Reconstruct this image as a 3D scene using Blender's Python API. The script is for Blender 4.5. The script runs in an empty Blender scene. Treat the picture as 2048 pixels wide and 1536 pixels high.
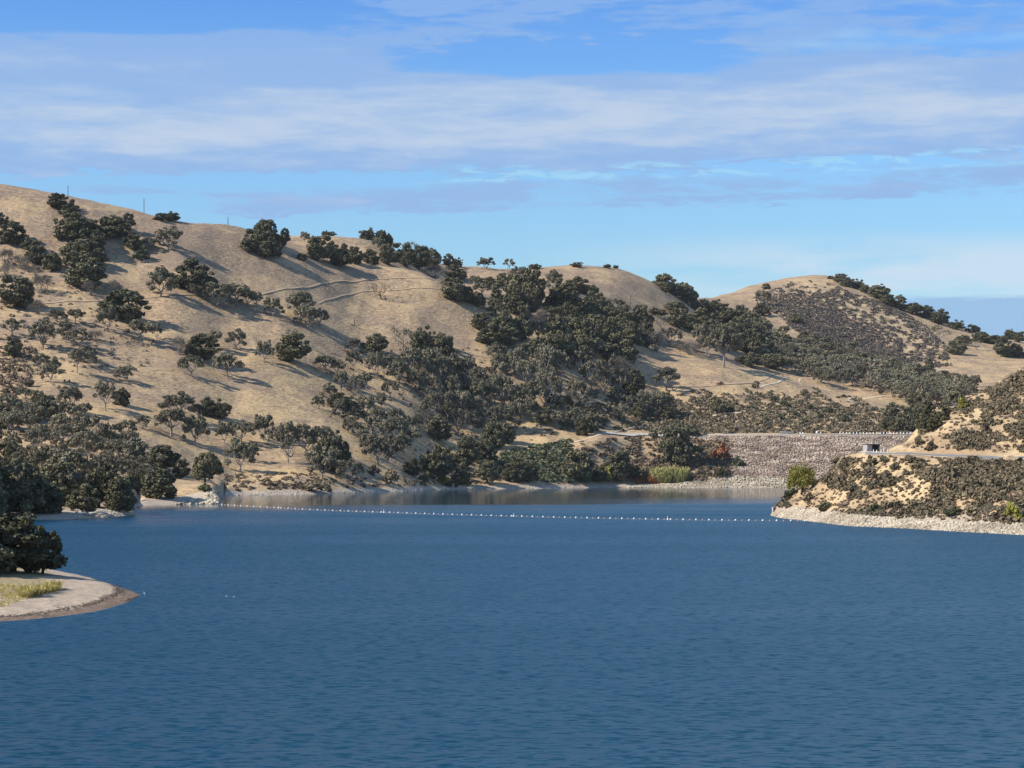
import bpy, math, random
import numpy as np
from math import radians, sin, cos, pi

# ---------------------------------------------------------------- camera, sky, sun, exposure
SC = bpy.context.scene
COL = SC.collection
F, CX, HY, H = 4550.0, 1024.0, 930.0, 10.0      # focal length and horizon row in pixels of the 2048 px photo, eye height over the water

cam_data = bpy.data.cameras.new("camera")
cam_data.sensor_fit = 'HORIZONTAL'
cam_data.sensor_width = 36.0
cam_data.lens = F / 2048.0 * 36.0
cam_data.shift_y = (HY - 768.0) / 2048.0
cam_data.clip_start = 1.0
cam_data.clip_end = 30000.0
cam = bpy.data.objects.new("camera", cam_data)
cam.location = (0, 0, H)
cam.rotation_euler = (radians(90), 0, 0)
COL.objects.link(cam)
SC.camera = cam

SUN_ELEV = radians(39)
SUN_AZ = radians(-108)        # measured from the view direction (+Y), positive to the right
sun_dir = (cos(SUN_ELEV) * sin(SUN_AZ), cos(SUN_ELEV) * cos(SUN_AZ), sin(SUN_ELEV))
sd = bpy.data.lights.new("sun", 'SUN')
sd.energy = 5.0
sd.angle = radians(0.53)
sd.color = (1.0, 0.935, 0.835)
sun = bpy.data.objects.new("sun", sd)
from mathutils import Vector
sun.rotation_euler = Vector(sun_dir).to_track_quat('Z', 'Y').to_euler()
sun.location = (-300, 100, 400)
COL.objects.link(sun)

SC.view_settings.view_transform = 'Standard'
SC.view_settings.look = 'None'
SC.view_settings.exposure = 0.5
SC.view_settings.gamma = 1.0
SC.render.engine = 'CYCLES'
SC.cycles.max_bounces = 5
SC.cycles.diffuse_bounces = 2
SC.cycles.transparent_max_bounces = 4
SC.cycles.caustics_reflective = False
SC.cycles.caustics_refractive = False


class NT:
    """small helper to wire node trees"""
    def __init__(self, tree):
        self.t = tree
        self.n = tree.nodes
        self.l = tree.links

    def new(self, typ, **kw):
        nd = self.n.new(typ)
        for k, v in kw.items():
            setattr(nd, k, v)
        return nd

    def link(self, a, b):
        self.l.new(a, b)

    def val(self, sock, v):
        if hasattr(v, 'is_output'):
            self.l.new(v, sock)
        else:
            sock.default_value = v

    def math(self, op, a, b=0.0, c=None, clamp=False):
        nd = self.n.new('ShaderNodeMath')
        nd.operation = op
        nd.use_clamp = clamp
        self.val(nd.inputs[0], a)
        self.val(nd.inputs[1], b)
        if c is not None:
            self.val(nd.inputs[2], c)
        return nd.outputs[0]

    def mix(self, f, a, b, blend='MIX'):
        nd = self.n.new('ShaderNodeMix')
        nd.data_type = 'RGBA'
        nd.blend_type = blend
        nd.clamp_factor = True
        self.val(nd.inputs[0], f)
        for s, v in ((nd.inputs[6], a), (nd.inputs[7], b)):
            if hasattr(v, 'is_output'):
                self.l.new(v, s)
            else:
                s.default_value = (*v, 1.0) if len(v) == 3 else v
        return nd.outputs[2]

    def ramp(self, f, stops, interp='LINEAR'):
        nd = self.n.new('ShaderNodeValToRGB')
        nd.color_ramp.interpolation = interp
        el = nd.color_ramp.elements
        while len(el) < len(stops):
            el.new(0.5)
        for e, (p, c) in zip(el, stops):
            e.position = p
            e.color = (c, c, c, 1) if not hasattr(c, '__len__') else (*c, 1)
        self.val(nd.inputs[0], f)
        return nd.outputs[0]

    def noise(self, vec, scale, detail=2.0, rough=0.5, color=False, dist=0.0):
        nd = self.n.new('ShaderNodeTexNoise')
        self.l.new(vec, nd.inputs['Vector'])
        nd.inputs['Scale'].default_value = scale
        nd.inputs['Detail'].default_value = detail
        nd.inputs['Roughness'].default_value = rough
        nd.inputs['Distortion'].default_value = dist
        return nd.outputs[1 if color else 0]

    def mapping(self, vec, scale=(1, 1, 1), loc=(0, 0, 0)):
        nd = self.n.new('ShaderNodeMapping')
        self.l.new(vec, nd.inputs['Vector'])
        nd.inputs['Scale'].default_value = scale
        nd.inputs['Location'].default_value = loc
        return nd.outputs[0]

    def smooth(self, v, lo, hi):
        nd = self.n.new('ShaderNodeMapRange')
        nd.interpolation_type = 'SMOOTHSTEP'
        self.val(nd.inputs[0], v)
        self.val(nd.inputs[1], lo)
        self.val(nd.inputs[2], hi)
        nd.inputs[3].default_value = 0.0
        nd.inputs[4].default_value = 1.0
        return nd.outputs[0]


def srgb(r, g, b):
    f = lambda c: (c / 12.92 if c <= 0.04045 else ((c + 0.055) / 1.055) ** 2.4)
    return (f(r / 255), f(g / 255), f(b / 255))


world = bpy.data.worlds.new("World")
SC.world = world
world.use_nodes = True
W = NT(world.node_tree)
for nd in list(W.n):
    W.n.remove(nd)
out = W.new('ShaderNodeOutputWorld')
bg = W.new('ShaderNodeBackground')
W.link(bg.outputs[0], out.inputs[0])
SKY = 0.10
bg.inputs['Strength'].default_value = SKY
sky = W.new('ShaderNodeTexSky', sky_type='NISHITA')
sky.sun_disc = False
sky.sun_elevation = SUN_ELEV
sky.sun_rotation = SUN_AZ
sky.altitude = 300
sky.air_density = 1.0
sky.dust_density = 0.4
sky.ozone_density = 2.0
tc = W.new('ShaderNodeTexCoord')
sep = W.new('ShaderNodeSeparateXYZ')
W.link(tc.outputs['Generated'], sep.inputs[0])
# direction as azimuth tangent (u) and elevation in degrees (e)
az = W.math('ARCTAN2', sep.outputs[0], sep.outputs[1])
el = W.math('MULTIPLY', W.math('ARCSINE', sep.outputs[2]), 180 / pi)
azd = W.math('MULTIPLY', az, 180 / pi)
cv = W.new('ShaderNodeCombineXYZ')
W.link(azd, cv.inputs[0])
W.link(el, cv.inputs[2])
sc1 = W.mapping(cv.outputs[0], (0.10, 1, 0.62))
sc2 = W.mapping(cv.outputs[0], (0.28, 1, 1.5), (3.1, 0, 1.7))
# clear air between and above the clouds: deeper blue overhead, paler towards the horizon
tint = W.ramp(W.math('DIVIDE', el, 40.0, clamp=True),
              [(0.0, (0.86, 0.90, 0.95)), (0.06, (0.74, 0.87, 0.97)), (0.13, (0.64, 0.86, 1.02)), (0.20, (0.62, 0.90, 1.17)), (0.30, (0.40, 0.72, 1.18)), (0.55, (0.26, 0.48, 0.82)), (1.0, (0.24, 0.40, 0.58))])
air = W.mix(1.0, sky.outputs[0], tint, 'MULTIPLY')
# ---- cloud layers: banded stratocumulus laid out by direction (azimuth, elevation in degrees)
KS = 1.0 / (SKY * 2 ** SC.view_settings.exposure)
scale_c = lambda c: tuple(x * KS for x in c)
elt = W.math('SUBTRACT', el, W.math('MULTIPLY', azd, 0.022))
n_big = W.noise(sc1, 1.9, 3.0, 0.5)
n_mid = W.noise(W.mapping(cv.outputs[0], (0.16, 1, 0.95), (5.3, 0, 0.4)), 2.6, 6.0, 0.55)
n_fine = W.noise(sc2, 3.4, 7.0, 0.62, dist=0.4)
n_mix = W.math('ADD', W.math('MULTIPLY', n_big, 0.34), W.math('ADD', W.math('MULTIPLY', n_mid, 0.33), W.math('MULTIPLY', n_fine, 0.33)))
wob = W.math('MULTIPLY', W.math('SUBTRACT', n_fine, 0.5), 0.55)
prof = W.ramp(W.math('DIVIDE', W.math('ADD', elt, wob), 12.0, clamp=True),
              [(0.0, 0.0), (0.520, 0.0), (0.536, 0.62), (0.578, 0.60), (0.598, 0.36), (0.612, 0.46), (0.630, 0.92), (0.70, 1.05), (0.78, 1.0), (0.815, 0.66), (0.85, 0.50), (0.92, 0.50), (1.0, 0.66)])
left_up = W.math('MULTIPLY', W.smooth(azd, 2.0, -4.0), W.math('MULTIPLY', W.smooth(elt, 9.0, 9.6), W.smooth(elt, 11.1, 10.5)))
prof = W.math('ADD', prof, W.math('MULTIPLY', left_up, 0.40))
top_r = W.math('MULTIPLY', W.smooth(azd, -5.0, -1.0), W.smooth(elt, 10.5, 11.3))
prof = W.math('ADD', prof, W.math('MULTIPLY', top_r, 0.12))
gap_m = W.math('MULTIPLY', W.math('MULTIPLY', W.smooth(azd, -4.5, -2.0), W.smooth(azd, 6.5, 3.5)), W.math('MULTIPLY', W.smooth(W.math('ADD', elt, W.math('MULTIPLY', wob, 1.6)), 9.45, 9.95), W.smooth(W.math('ADD', elt, W.math('MULTIPLY', wob, 1.6)), 10.8, 10.2)))
prof = W.math('SUBTRACT', prof, W.math('MULTIPLY', gap_m, 0.36))
corner = W.math('MULTIPLY', W.smooth(azd, -3.0, -7.5), W.smooth(W.math('ADD', elt, W.math('MULTIPLY', wob, 1.2)), 10.75, 11.1))
prof = W.math('SUBTRACT', prof, W.math('MULTIPLY', corner, 0.42))
edge_l = W.math('MULTIPLY', W.smooth(azd, -6.5, -9.5), W.smooth(elt, 7.0, 6.75))
prof = W.math('SUBTRACT', prof, W.math('MULTIPLY', edge_l, 0.5))
cov = W.smooth(W.math('ADD', prof, W.math('MULTIPLY', W.math('SUBTRACT', n_mix, 0.5), 2.7)), 0.40, 0.74)
core = W.ramp(W.math('DIVIDE', W.math('ADD', elt, W.math('MULTIPLY', wob, 0.5)), 12.0, clamp=True),
              [(0.0, 0.0), (0.535, 0.0), (0.56, 0.18), (0.585, 0.05), (0.625, 0.25), (0.665, 0.72), (0.71, 0.95), (0.76, 0.80), (0.81, 0.25), (0.9, 0.08), (1.0, 0.18)])
n_core = W.noise(W.mapping(cv.outputs[0], (0.12, 1, 0.75), (1.3, 0, 8.4)), 2.3, 6.0, 0.52)
white = W.smooth(W.math('ADD', core, W.math('ADD', W.math('MULTIPLY', W.math('SUBTRACT', n_core, 0.5), 2.3), W.math('MULTIPLY', W.math('SUBTRACT', n_fine, 0.5), 0.9))), 0.18, 1.36)
ccol = W.mix(white, scale_c(srgb(149, 184, 231)), scale_c(srgb(196, 211, 231)))
ctop = W.mix(W.smooth(el, 9.4, 11.5), ccol, scale_c(srgb(137, 178, 235)))
air = W.mix(W.math('MULTIPLY', cov, 0.92), air, ctop)
# bright ragged gaps under the main deck
n_gap = W.noise(W.mapping(cv.outputs[0], (0.34, 1, 1.7), (2.9, 0, 5.1)), 2.6, 6.0, 0.62, dist=0.5)
gap = W.math('MULTIPLY', W.math('MULTIPLY', W.smooth(elt, 7.02, 7.15), W.smooth(elt, 7.62, 7.42)), W.smooth(n_gap, 0.50, 0.60))
air = W.mix(W.math('MULTIPLY', W.math('MULTIPLY', gap, W.smooth(azd, -5.0, 0.0)), 0.8), air, scale_c(srgb(163, 216, 247)))
# thin white cirrus low on the right and a grey-blue bank on the horizon
n_ci = W.noise(W.mapping(cv.outputs[0], (0.09, 1, 0.55), (7.7, 0, 2.2)), 3.0, 4.0, 0.5)
ci_band = W.math('MULTIPLY', W.smooth(el, 3.6, 4.6), W.smooth(el, 6.0, 5.0))
ci = W.math('MULTIPLY', W.math('MULTIPLY', W.smooth(azd, -1.0, 9.0), ci_band), W.smooth(n_ci, 0.30, 0.58))
air = W.mix(W.math('MULTIPLY', ci, 0.9), air, scale_c(srgb(203, 224, 241)))
ci2 = W.math('MULTIPLY', W.math('MULTIPLY', W.smooth(el, 10.1, 10.5), W.smooth(el, 11.6, 10.6)), W.math('MULTIPLY', W.smooth(azd, 5.0, 8.0), W.smooth(n_ci, 0.42, 0.7)))
air = W.mix(W.math('MULTIPLY', ci2, 0.55), air, scale_c(srgb(160, 208, 250)))
bank = W.math('MULTIPLY', W.smooth(W.math('ADD', el, W.math('MULTIPLY', wob, 0.55)), 4.24, 4.04), W.math('MULTIPLY', W.smooth(azd, 5.5, 8.5), W.math('MULTIPLY', W.smooth(azd, 32.0, 22.0), W.smooth(el, -1.0, 1.0))))
air = W.mix(W.math('MULTIPLY', bank, 0.85), air, scale_c(srgb(146, 186, 228)))
W.link(air, bg.inputs['Color'])


# ---------------------------------------------------------------- helpers
RNG = np.random.default_rng(7)


def tag(o, label, cat, group=None, kind=None):
    o['label'] = label
    o['category'] = cat
    if group:
        o['group'] = group
    if kind:
        o['kind'] = kind
    return o


def mesh_from(name, verts, faces, mat=None, smooth=False, point_attrs=None):
    """verts (N,3); faces (M,k) array or list of such arrays; every mesh goes through here"""
    verts = np.asarray(verts, dtype=np.float32)
    if not isinstance(faces, list):
        faces = [faces]
    faces = [np.asarray(f, dtype=np.int32) for f in faces if len(f)]
    me = bpy.data.meshes.new(name)
    me.vertices.add(len(verts))
    me.vertices.foreach_set('co', verts.ravel())
    tot = np.concatenate([np.full(len(f), f.shape[1], dtype=np.int32) for f in faces])
    idx = np.concatenate([f.ravel() for f in faces])
    start = np.concatenate([[0], np.cumsum(tot)[:-1]]).astype(np.int32)
    me.loops.add(len(idx))
    me.loops.foreach_set('vertex_index', idx)
    me.polygons.add(len(tot))
    me.polygons.foreach_set('loop_start', start)
    if smooth:
        me.polygons.foreach_set('use_smooth', np.ones(len(tot), dtype=bool))
    me.update(calc_edges=True)
    for an, arr in (point_attrs or {}).items():
        arr = np.asarray(arr, dtype=np.float32)
        if arr.ndim == 1:
            a = me.attributes.new(an, 'FLOAT', 'POINT')
            a.data.foreach_set('value', arr)
        else:
            if arr.shape[1] == 3:
                arr = np.concatenate([arr, np.ones((len(arr), 1), np.float32)], axis=1)
            a = me.attributes.new(an, 'FLOAT_COLOR', 'POINT')
            a.data.foreach_set('color', arr.ravel())
    if mat is not None:
        me.materials.append(mat)
    return me


def link(name, data, parent=None, loc=(0, 0, 0)):
    o = bpy.data.objects.new(name, data)
    o.location = loc
    if parent is not None:
        o.parent = parent
    COL.objects.link(o)
    return o


def _hash(ix, iy, seed):
    n = (ix.astype(np.int64) * 374761393 + iy.astype(np.int64) * 668265263 + seed * 1442695041) & 0xFFFFFFFF
    n = ((n ^ (n >> 13)) * 1274126177) & 0xFFFFFFFF
    n = n ^ (n >> 16)
    return (n & 0xFFFFFF) / float(0xFFFFFF)


def vnoise(x, y, seed=0):
    x0 = np.floor(x)
    y0 = np.floor(y)
    fx = x - x0
    fy = y - y0
    fx = fx * fx * fx * (fx * (fx * 6 - 15) + 10)
    fy = fy * fy * fy * (fy * (fy * 6 - 15) + 10)
    a = _hash(x0, y0, seed)
    b = _hash(x0 + 1, y0, seed)
    c = _hash(x0, y0 + 1, seed)
    d = _hash(x0 + 1, y0 + 1, seed)
    return (a + (b - a) * fx) * (1 - fy) + (c + (d - c) * fx) * fy - 0.5


def fbm(x, y, seed=0, octv=4, gain=0.5):
    s = 0.0
    a = 1.0
    for i in range(octv):
        s = s + a * vnoise(x * 2 ** i + 17.3 * i, y * 2 ** i - 9.1 * i, seed + i)
        a *= gain
    return s


def pchip_slopes(x, y):
    """monotone cubic slopes; x, y (..., n)"""
    h = np.diff(x, axis=-1)
    d = np.diff(y, axis=-1) / h
    m = np.zeros_like(y)
    w1 = 2 * h[..., 1:] + h[..., :-1]
    w2 = h[..., 1:] + 2 * h[..., :-1]
    d0, d1 = d[..., :-1], d[..., 1:]
    ok = d0 * d1 > 0
    with np.errstate(divide='ignore', invalid='ignore'):
        hm = (w1 + w2) / (w1 / d0 + w2 / d1)
    m[..., 1:-1] = np.where(ok, hm, 0.0)
    m[..., 0] = d[..., 0]
    m[..., -1] = d[..., -1]
    return m


def pchip(x, y, xq):
    m = pchip_slopes(x, y)
    i = np.clip(np.searchsorted(x, xq) - 1, 0, len(x) - 2)
    h = x[i + 1] - x[i]
    t = (xq - x[i]) / h
    return ((2 * t**3 - 3 * t**2 + 1) * y[i] + (t**3 - 2 * t**2 + t) * h * m[i]
            + (-2 * t**3 + 3 * t**2) * y[i + 1] + (t**3 - t**2) * h * m[i + 1])


def zpx(Y, py):
    return H + (HY - py) / F * Y


class Land:
    """a piece of ground lofted through profiles: each profile runs away from the viewer along one bearing,
    as (distance, photo row) or (distance, None, height) knots; heights and places are metres"""
    def __init__(self, cols, du, sub, far=None, blur=None):
        px = np.array(sorted(cols), dtype=float)
        n = len(cols[px[0]])
        KY = np.zeros((len(px), n))
        KZ = np.zeros((len(px), n))
        for i, p in enumerate(px):
            for k, kn in enumerate(cols[p]):
                KY[i, k] = kn[0]
                KZ[i, k] = kn[2] if len(kn) == 3 else zpx(kn[0], kn[1])
        self.U = np.arange(px[0], px[-1] + du * 0.5, du)
        Y = np.stack([pchip(px, KY[:, k], self.U) for k in range(n)], axis=1)
        Z = np.stack([pchip(px, KZ[:, k], self.U) for k in range(n)], axis=1)
        Y0, Z0 = Y[:, :1], Z[:, :1]
        Y = np.concatenate([Y0 - 12, Y], axis=1)
        Z = np.concatenate([Z0 - 2.5, Z], axis=1)
        if far:
            Y = np.concatenate([Y] + [np.full_like(Y0, f[0]) for f in far], axis=1)
            Z = np.concatenate([Z] + [np.full_like(Y0, f[1]) for f in far], axis=1)
        m = pchip_slopes(Y, Z)
        ys, zs = [], []
        nseg = Y.shape[1] - 1
        for k in range(nseg):
            s = 6 if k == 0 else (sub[min(k - 1, len(sub) - 1)])
            t = np.linspace(0, 1, s, endpoint=False)
            if k == nseg - 1:
                t = np.linspace(0, 1, s)
            t = t[None, :]
            h = (Y[:, k + 1] - Y[:, k])[:, None]
            ys.append(Y[:, k:k + 1] + t * h)
            zs.append((2 * t**3 - 3 * t**2 + 1) * Z[:, k:k + 1] + (t**3 - 2 * t**2 + t) * h * m[:, k:k + 1]
                      + (-2 * t**3 + 3 * t**2) * Z[:, k + 1:k + 2] + (t**3 - t**2) * h * m[:, k + 1:k + 2])
        self.Y = np.concatenate(ys, axis=1)
        self.Z = np.concatenate(zs, axis=1)
        if blur:
            k0 = 6 + sum(sub[:blur[1]])
            g = np.exp(-0.5 * (np.arange(-3 * blur[0], 3 * blur[0] + 1) / blur[0]) ** 2)
            g /= g.sum()
            pad = 3 * blur[0]
            w = np.clip((np.arange(self.Y.shape[1]) - k0) / 40.0, 0, 1)[None, :]
            for nm in ('Y', 'Z'):
                A = getattr(self, nm)
                E = np.concatenate([A[:1].repeat(pad, 0), A, A[-1:].repeat(pad, 0)], 0)
                B = sum(g[j] * E[j:j + len(A)] for j in range(len(g)))
                setattr(self, nm, A * (1 - w) + B * w)
        self.X = (self.U[:, None] - CX) / F * self.Y

    def row(self):
        return HY - F * (self.Z - H) / self.Y

    def height(self, X, Y):
        u = X / Y * F + CX
        f = (u - self.U[0]) / (self.U[1] - self.U[0])
        i = int(min(max(math.floor(f), 0), len(self.U) - 2))
        f = min(max(f - i, 0), 1)
        return (1 - f) * np.interp(Y, self.Y[i], self.Z[i]) + f * np.interp(Y, self.Y[i + 1], self.Z[i + 1])

    def hit(self, px, py, zmin=-0.3):
        """first ground point seen at a photo pixel; None if the ray passes over this ground"""
        if px < self.U[0] or px > self.U[-1]:
            return None
        i = int(round((px - self.U[0]) / (self.U[1] - self.U[0])))
        i = min(max(i, 0), len(self.U) - 1)
        r = HY - F * (self.Z[i] - H) / self.Y[i]
        ok = (r <= py) & (self.Z[i] > zmin)
        k = int(np.argmax(ok))
        if not ok[k]:
            return None
        if k == 0 or self.Z[i][k - 1] <= zmin:
            y = self.Y[i][k]
        else:
            a, b = r[k - 1], r[k]
            t = 0 if a == b else (a - py) / (a - b)
            y = self.Y[i][k - 1] + min(max(t, 0), 1) * (self.Y[i][k] - self.Y[i][k - 1])
        x = (px - CX) / F * y
        return (x, y, self.height(x, y))

    def mesh(self, name, mat, attrs):
        nu, ny = self.Y.shape
        v = np.stack([self.X, self.Y, self.Z], axis=-1).reshape(-1, 3)
        i = np.arange(nu - 1)[:, None] * ny + np.arange(ny - 1)[None, :]
        f = np.stack([i, i + ny, i + ny + 1, i + 1], axis=-1).reshape(-1, 4)
        return mesh_from(name, v, f, mat, True, attrs)


def in_poly(px, py, poly):
    poly = np.asarray(poly, float)
    inside = np.zeros(np.shape(px), bool)
    j = len(poly) - 1
    for i in range(len(poly)):
        xi, yi = poly[i]
        xj, yj = poly[j]
        c = ((yi > py) != (yj > py)) & (px < (xj - xi) * (py - yi) / (yj - yi + 1e-12) + xi)
        inside ^= c
        j = i
    return inside


# ---------------------------------------------------------------- materials
def new_mat(name):
    m = bpy.data.materials.new(name)
    m.use_nodes = True
    t = NT(m.node_tree)
    b = t.n['Principled BSDF']
    b.inputs['Roughness'].default_value = 0.9
    b.inputs['Specular IOR Level'].default_value = 0.15
    return m, t, b


def plain(name, col, rough=0.85, var=0.12, scale=3.0, spec=0.2):
    m, t, b = new_mat(name)
    c = t.new('ShaderNodeTexCoord')
    n = t.noise(c.outputs['Object'], scale, 3.0, 0.6)
    lo = tuple(x * (1 - var) for x in col)
    hi = tuple(min(1, x * (1 + var)) for x in col)
    t.link(t.mix(n, lo, hi), b.inputs['Base Color'])
    b.inputs['Roughness'].default_value = rough
    b.inputs['Specular IOR Level'].default_value = spec
    return m


def ground_mat():
    m, t, b = new_mat("hill_ground")
    g = t.new('ShaderNodeNewGeometry')
    P = g.outputs['Position']
    at = t.new('ShaderNodeAttribute', attribute_name='zone')
    s = t.new('ShaderNodeSeparateColor')
    t.link(at.outputs['Color'], s.inputs[0])
    sand, ochre, scrub = s.outputs[0], s.outputs[1], s.outputs[2]
    gold = at.outputs['Alpha']
    big = t.noise(P, 0.012, 4.0, 0.55)
    mid = t.noise(P, 0.07, 5.0, 0.6)
    tuft = t.noise(t.mapping(P, (1, 1, 2.2)), 0.55, 4.0, 0.65)
    # terracettes trodden along the contours
    con = t.noise(t.mapping(P, (0.22, 0.22, 1.5)), 1.0, 4.0, 0.65, dist=0.6)
    grass = t.mix(t.smooth(t.math('ADD', t.math('MULTIPLY', big, 0.7), t.math('MULTIPLY', gold, 0.55)), 0.25, 0.95), (0.300, 0.216, 0.142), (0.43, 0.306, 0.165))
    grass = t.mix(t.math('MULTIPLY', t.smooth(mid, 0.47, 0.62), 0.65), grass, (0.225, 0.165, 0.118))
    grass = t.mix(t.math('MULTIPLY', t.smooth(con, 0.52, 0.64), 0.72), grass, (0.17, 0.112, 0.075))
    grass = t.mix(t.math('MULTIPLY', t.smooth(tuft, 0.50, 0.64), 0.75), grass, (0.18, 0.122, 0.082))
    grass = t.mix(t.math('MULTIPLY', t.smooth(tuft, 0.48, 0.34), 0.55), grass, (0.56, 0.42, 0.26))
    pat = t.noise(t.mapping(P, (1, 1, 1.6), (9, 4, 2)), 0.030, 5.0, 0.62, dist=0.8)
    grass = t.mix(t.math('MULTIPLY', t.smooth(pat, 0.53, 0.60), 0.42), grass, (0.52, 0.375, 0.195))
    grass = t.mix(t.math('MULTIPLY', t.smooth(pat, 0.46, 0.40), 0.38), grass, (0.215, 0.160, 0.122))
    och = t.mix(t.smooth(mid, 0.35, 0.65), (0.50, 0.375, 0.215), (0.35, 0.245, 0.145))
    och = t.mix(t.math('MULTIPLY', t.smooth(tuft, 0.50, 0.66), 0.5), och, (0.20, 0.135, 0.08))
    sc = t.mix(t.smooth(tuft, 0.40, 0.62), (0.235, 0.175, 0.110), (0.115, 0.088, 0.060))
    sa = t.mix(t.smooth(mid, 0.35, 0.65), (0.46, 0.38, 0.29), (0.34, 0.275, 0.215))
    jag = t.math('MULTIPLY', t.math('SUBTRACT', mid, 0.5), 0.9)
    c = t.mix(t.smooth(t.math('ADD', ochre, jag), 0.35, 0.6), grass, och)
    c = t.mix(t.smooth(t.math('ADD', scrub, jag), 0.35, 0.6), c, sc)
    c = t.mix(t.smooth(t.math('ADD', sand, t.math('MULTIPLY', jag, 0.7)), 0.35, 0.6), c, sa)
    t.link(c, b.inputs['Base Color'])
    bp = t.new('ShaderNodeBump')
    bp.inputs['Strength'].default_value = 0.55
    bp.inputs['Distance'].default_value = 0.8
    t.link(tuft, bp.inputs['Height'])
    t.link(bp.outputs[0], b.inputs['Normal'])
    return m


def beach_mat():
    m, t, b = new_mat("beach_ground")
    g = t.new('ShaderNodeNewGeometry')
    P = g.outputs['Position']
    at = t.new('ShaderNodeAttribute', attribute_name='zone')
    s = t.new('ShaderNodeSeparateColor')
    t.link(at.outputs['Color'], s.inputs[0])
    big = t.noise(P, 0.16, 5.0, 0.6)
    fine = t.noise(P, 2.2, 4.0, 0.65)
    jag = t.math('MULTIPLY', t.math('SUBTRACT', big, 0.5), 0.8)
    sand = t.mix(t.smooth(fine, 0.35, 0.65), (0.315, 0.245, 0.178), (0.46, 0.370, 0.272))
    sand = t.mix(t.math('MULTIPLY', t.smooth(big, 0.5, 0.62), 0.5), sand, (0.26, 0.20, 0.145))
    mud = t.mix(t.smooth(fine, 0.35, 0.65), (0.125, 0.085, 0.058), (0.23, 0.165, 0.115))
    gr = t.mix(t.smooth(fine, 0.35, 0.65), (0.22, 0.18, 0.09), (0.36, 0.28, 0.165))
    c = t.mix(t.smooth(t.math('ADD', s.outputs[0], jag), 0.38, 0.6), sand, mud)
    c = t.mix(t.smooth(t.math('ADD', s.outputs[1], jag), 0.38, 0.6), c, gr)
    t.link(c, b.inputs['Base Color'])
    bp = t.new('ShaderNodeBump')
    bp.inputs['Strength'].default_value = 0.5
    bp.inputs['Distance'].default_value = 0.15
    t.link(fine, bp.inputs['Height'])
    t.link(bp.outputs[0], b.inputs['Normal'])
    return m


def leaf_mat(name, dark, light, var=0.3, trans=0.0):
    m, t, b = new_mat(name)
    at = t.new('ShaderNodeAttribute', attribute_name='tint')
    oi = t.new('ShaderNodeObjectInfo')
    c = t.mix(at.outputs['Fac'], dark, light)
    k = t.math('ADD', t.math('MULTIPLY', oi.outputs['Random'], var * 2), 1 - var)
    mc = t.new('ShaderNodeCombineXYZ')
    for i in range(3):
        t.link(k, mc.inputs[i])
    c = t.mix(1.0, c, mc.outputs[0], 'MULTIPLY')
    t.link(c, b.inputs['Base Color'])
    b.inputs['Roughness'].default_value = 0.75
    b.inputs['Specular IOR Level'].default_value = 0.25
    return m


def rock_mat(name, a, bcol, mids=None):
    m, t, b = new_mat(name)
    at = t.new('ShaderNodeAttribute', attribute_name='tint')
    g = t.new('ShaderNodeNewGeometry')
    n = t.noise(g.outputs['Position'], 3.0, 4.0, 0.65)
    c = t.mix(at.outputs['Fac'], a, bcol)
    if mids:
        c = t.mix(t.smooth(t.math('ABSOLUTE', t.math('SUBTRACT', at.outputs['Fac'], 0.5)), 0.22, 0.0), c, mids)
    c = t.mix(t.math('MULTIPLY', t.smooth(n, 0.5, 0.75), 0.4), c, tuple(x * 0.6 for x in a))
    t.link(c, b.inputs['Base Color'])
    return m


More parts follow.
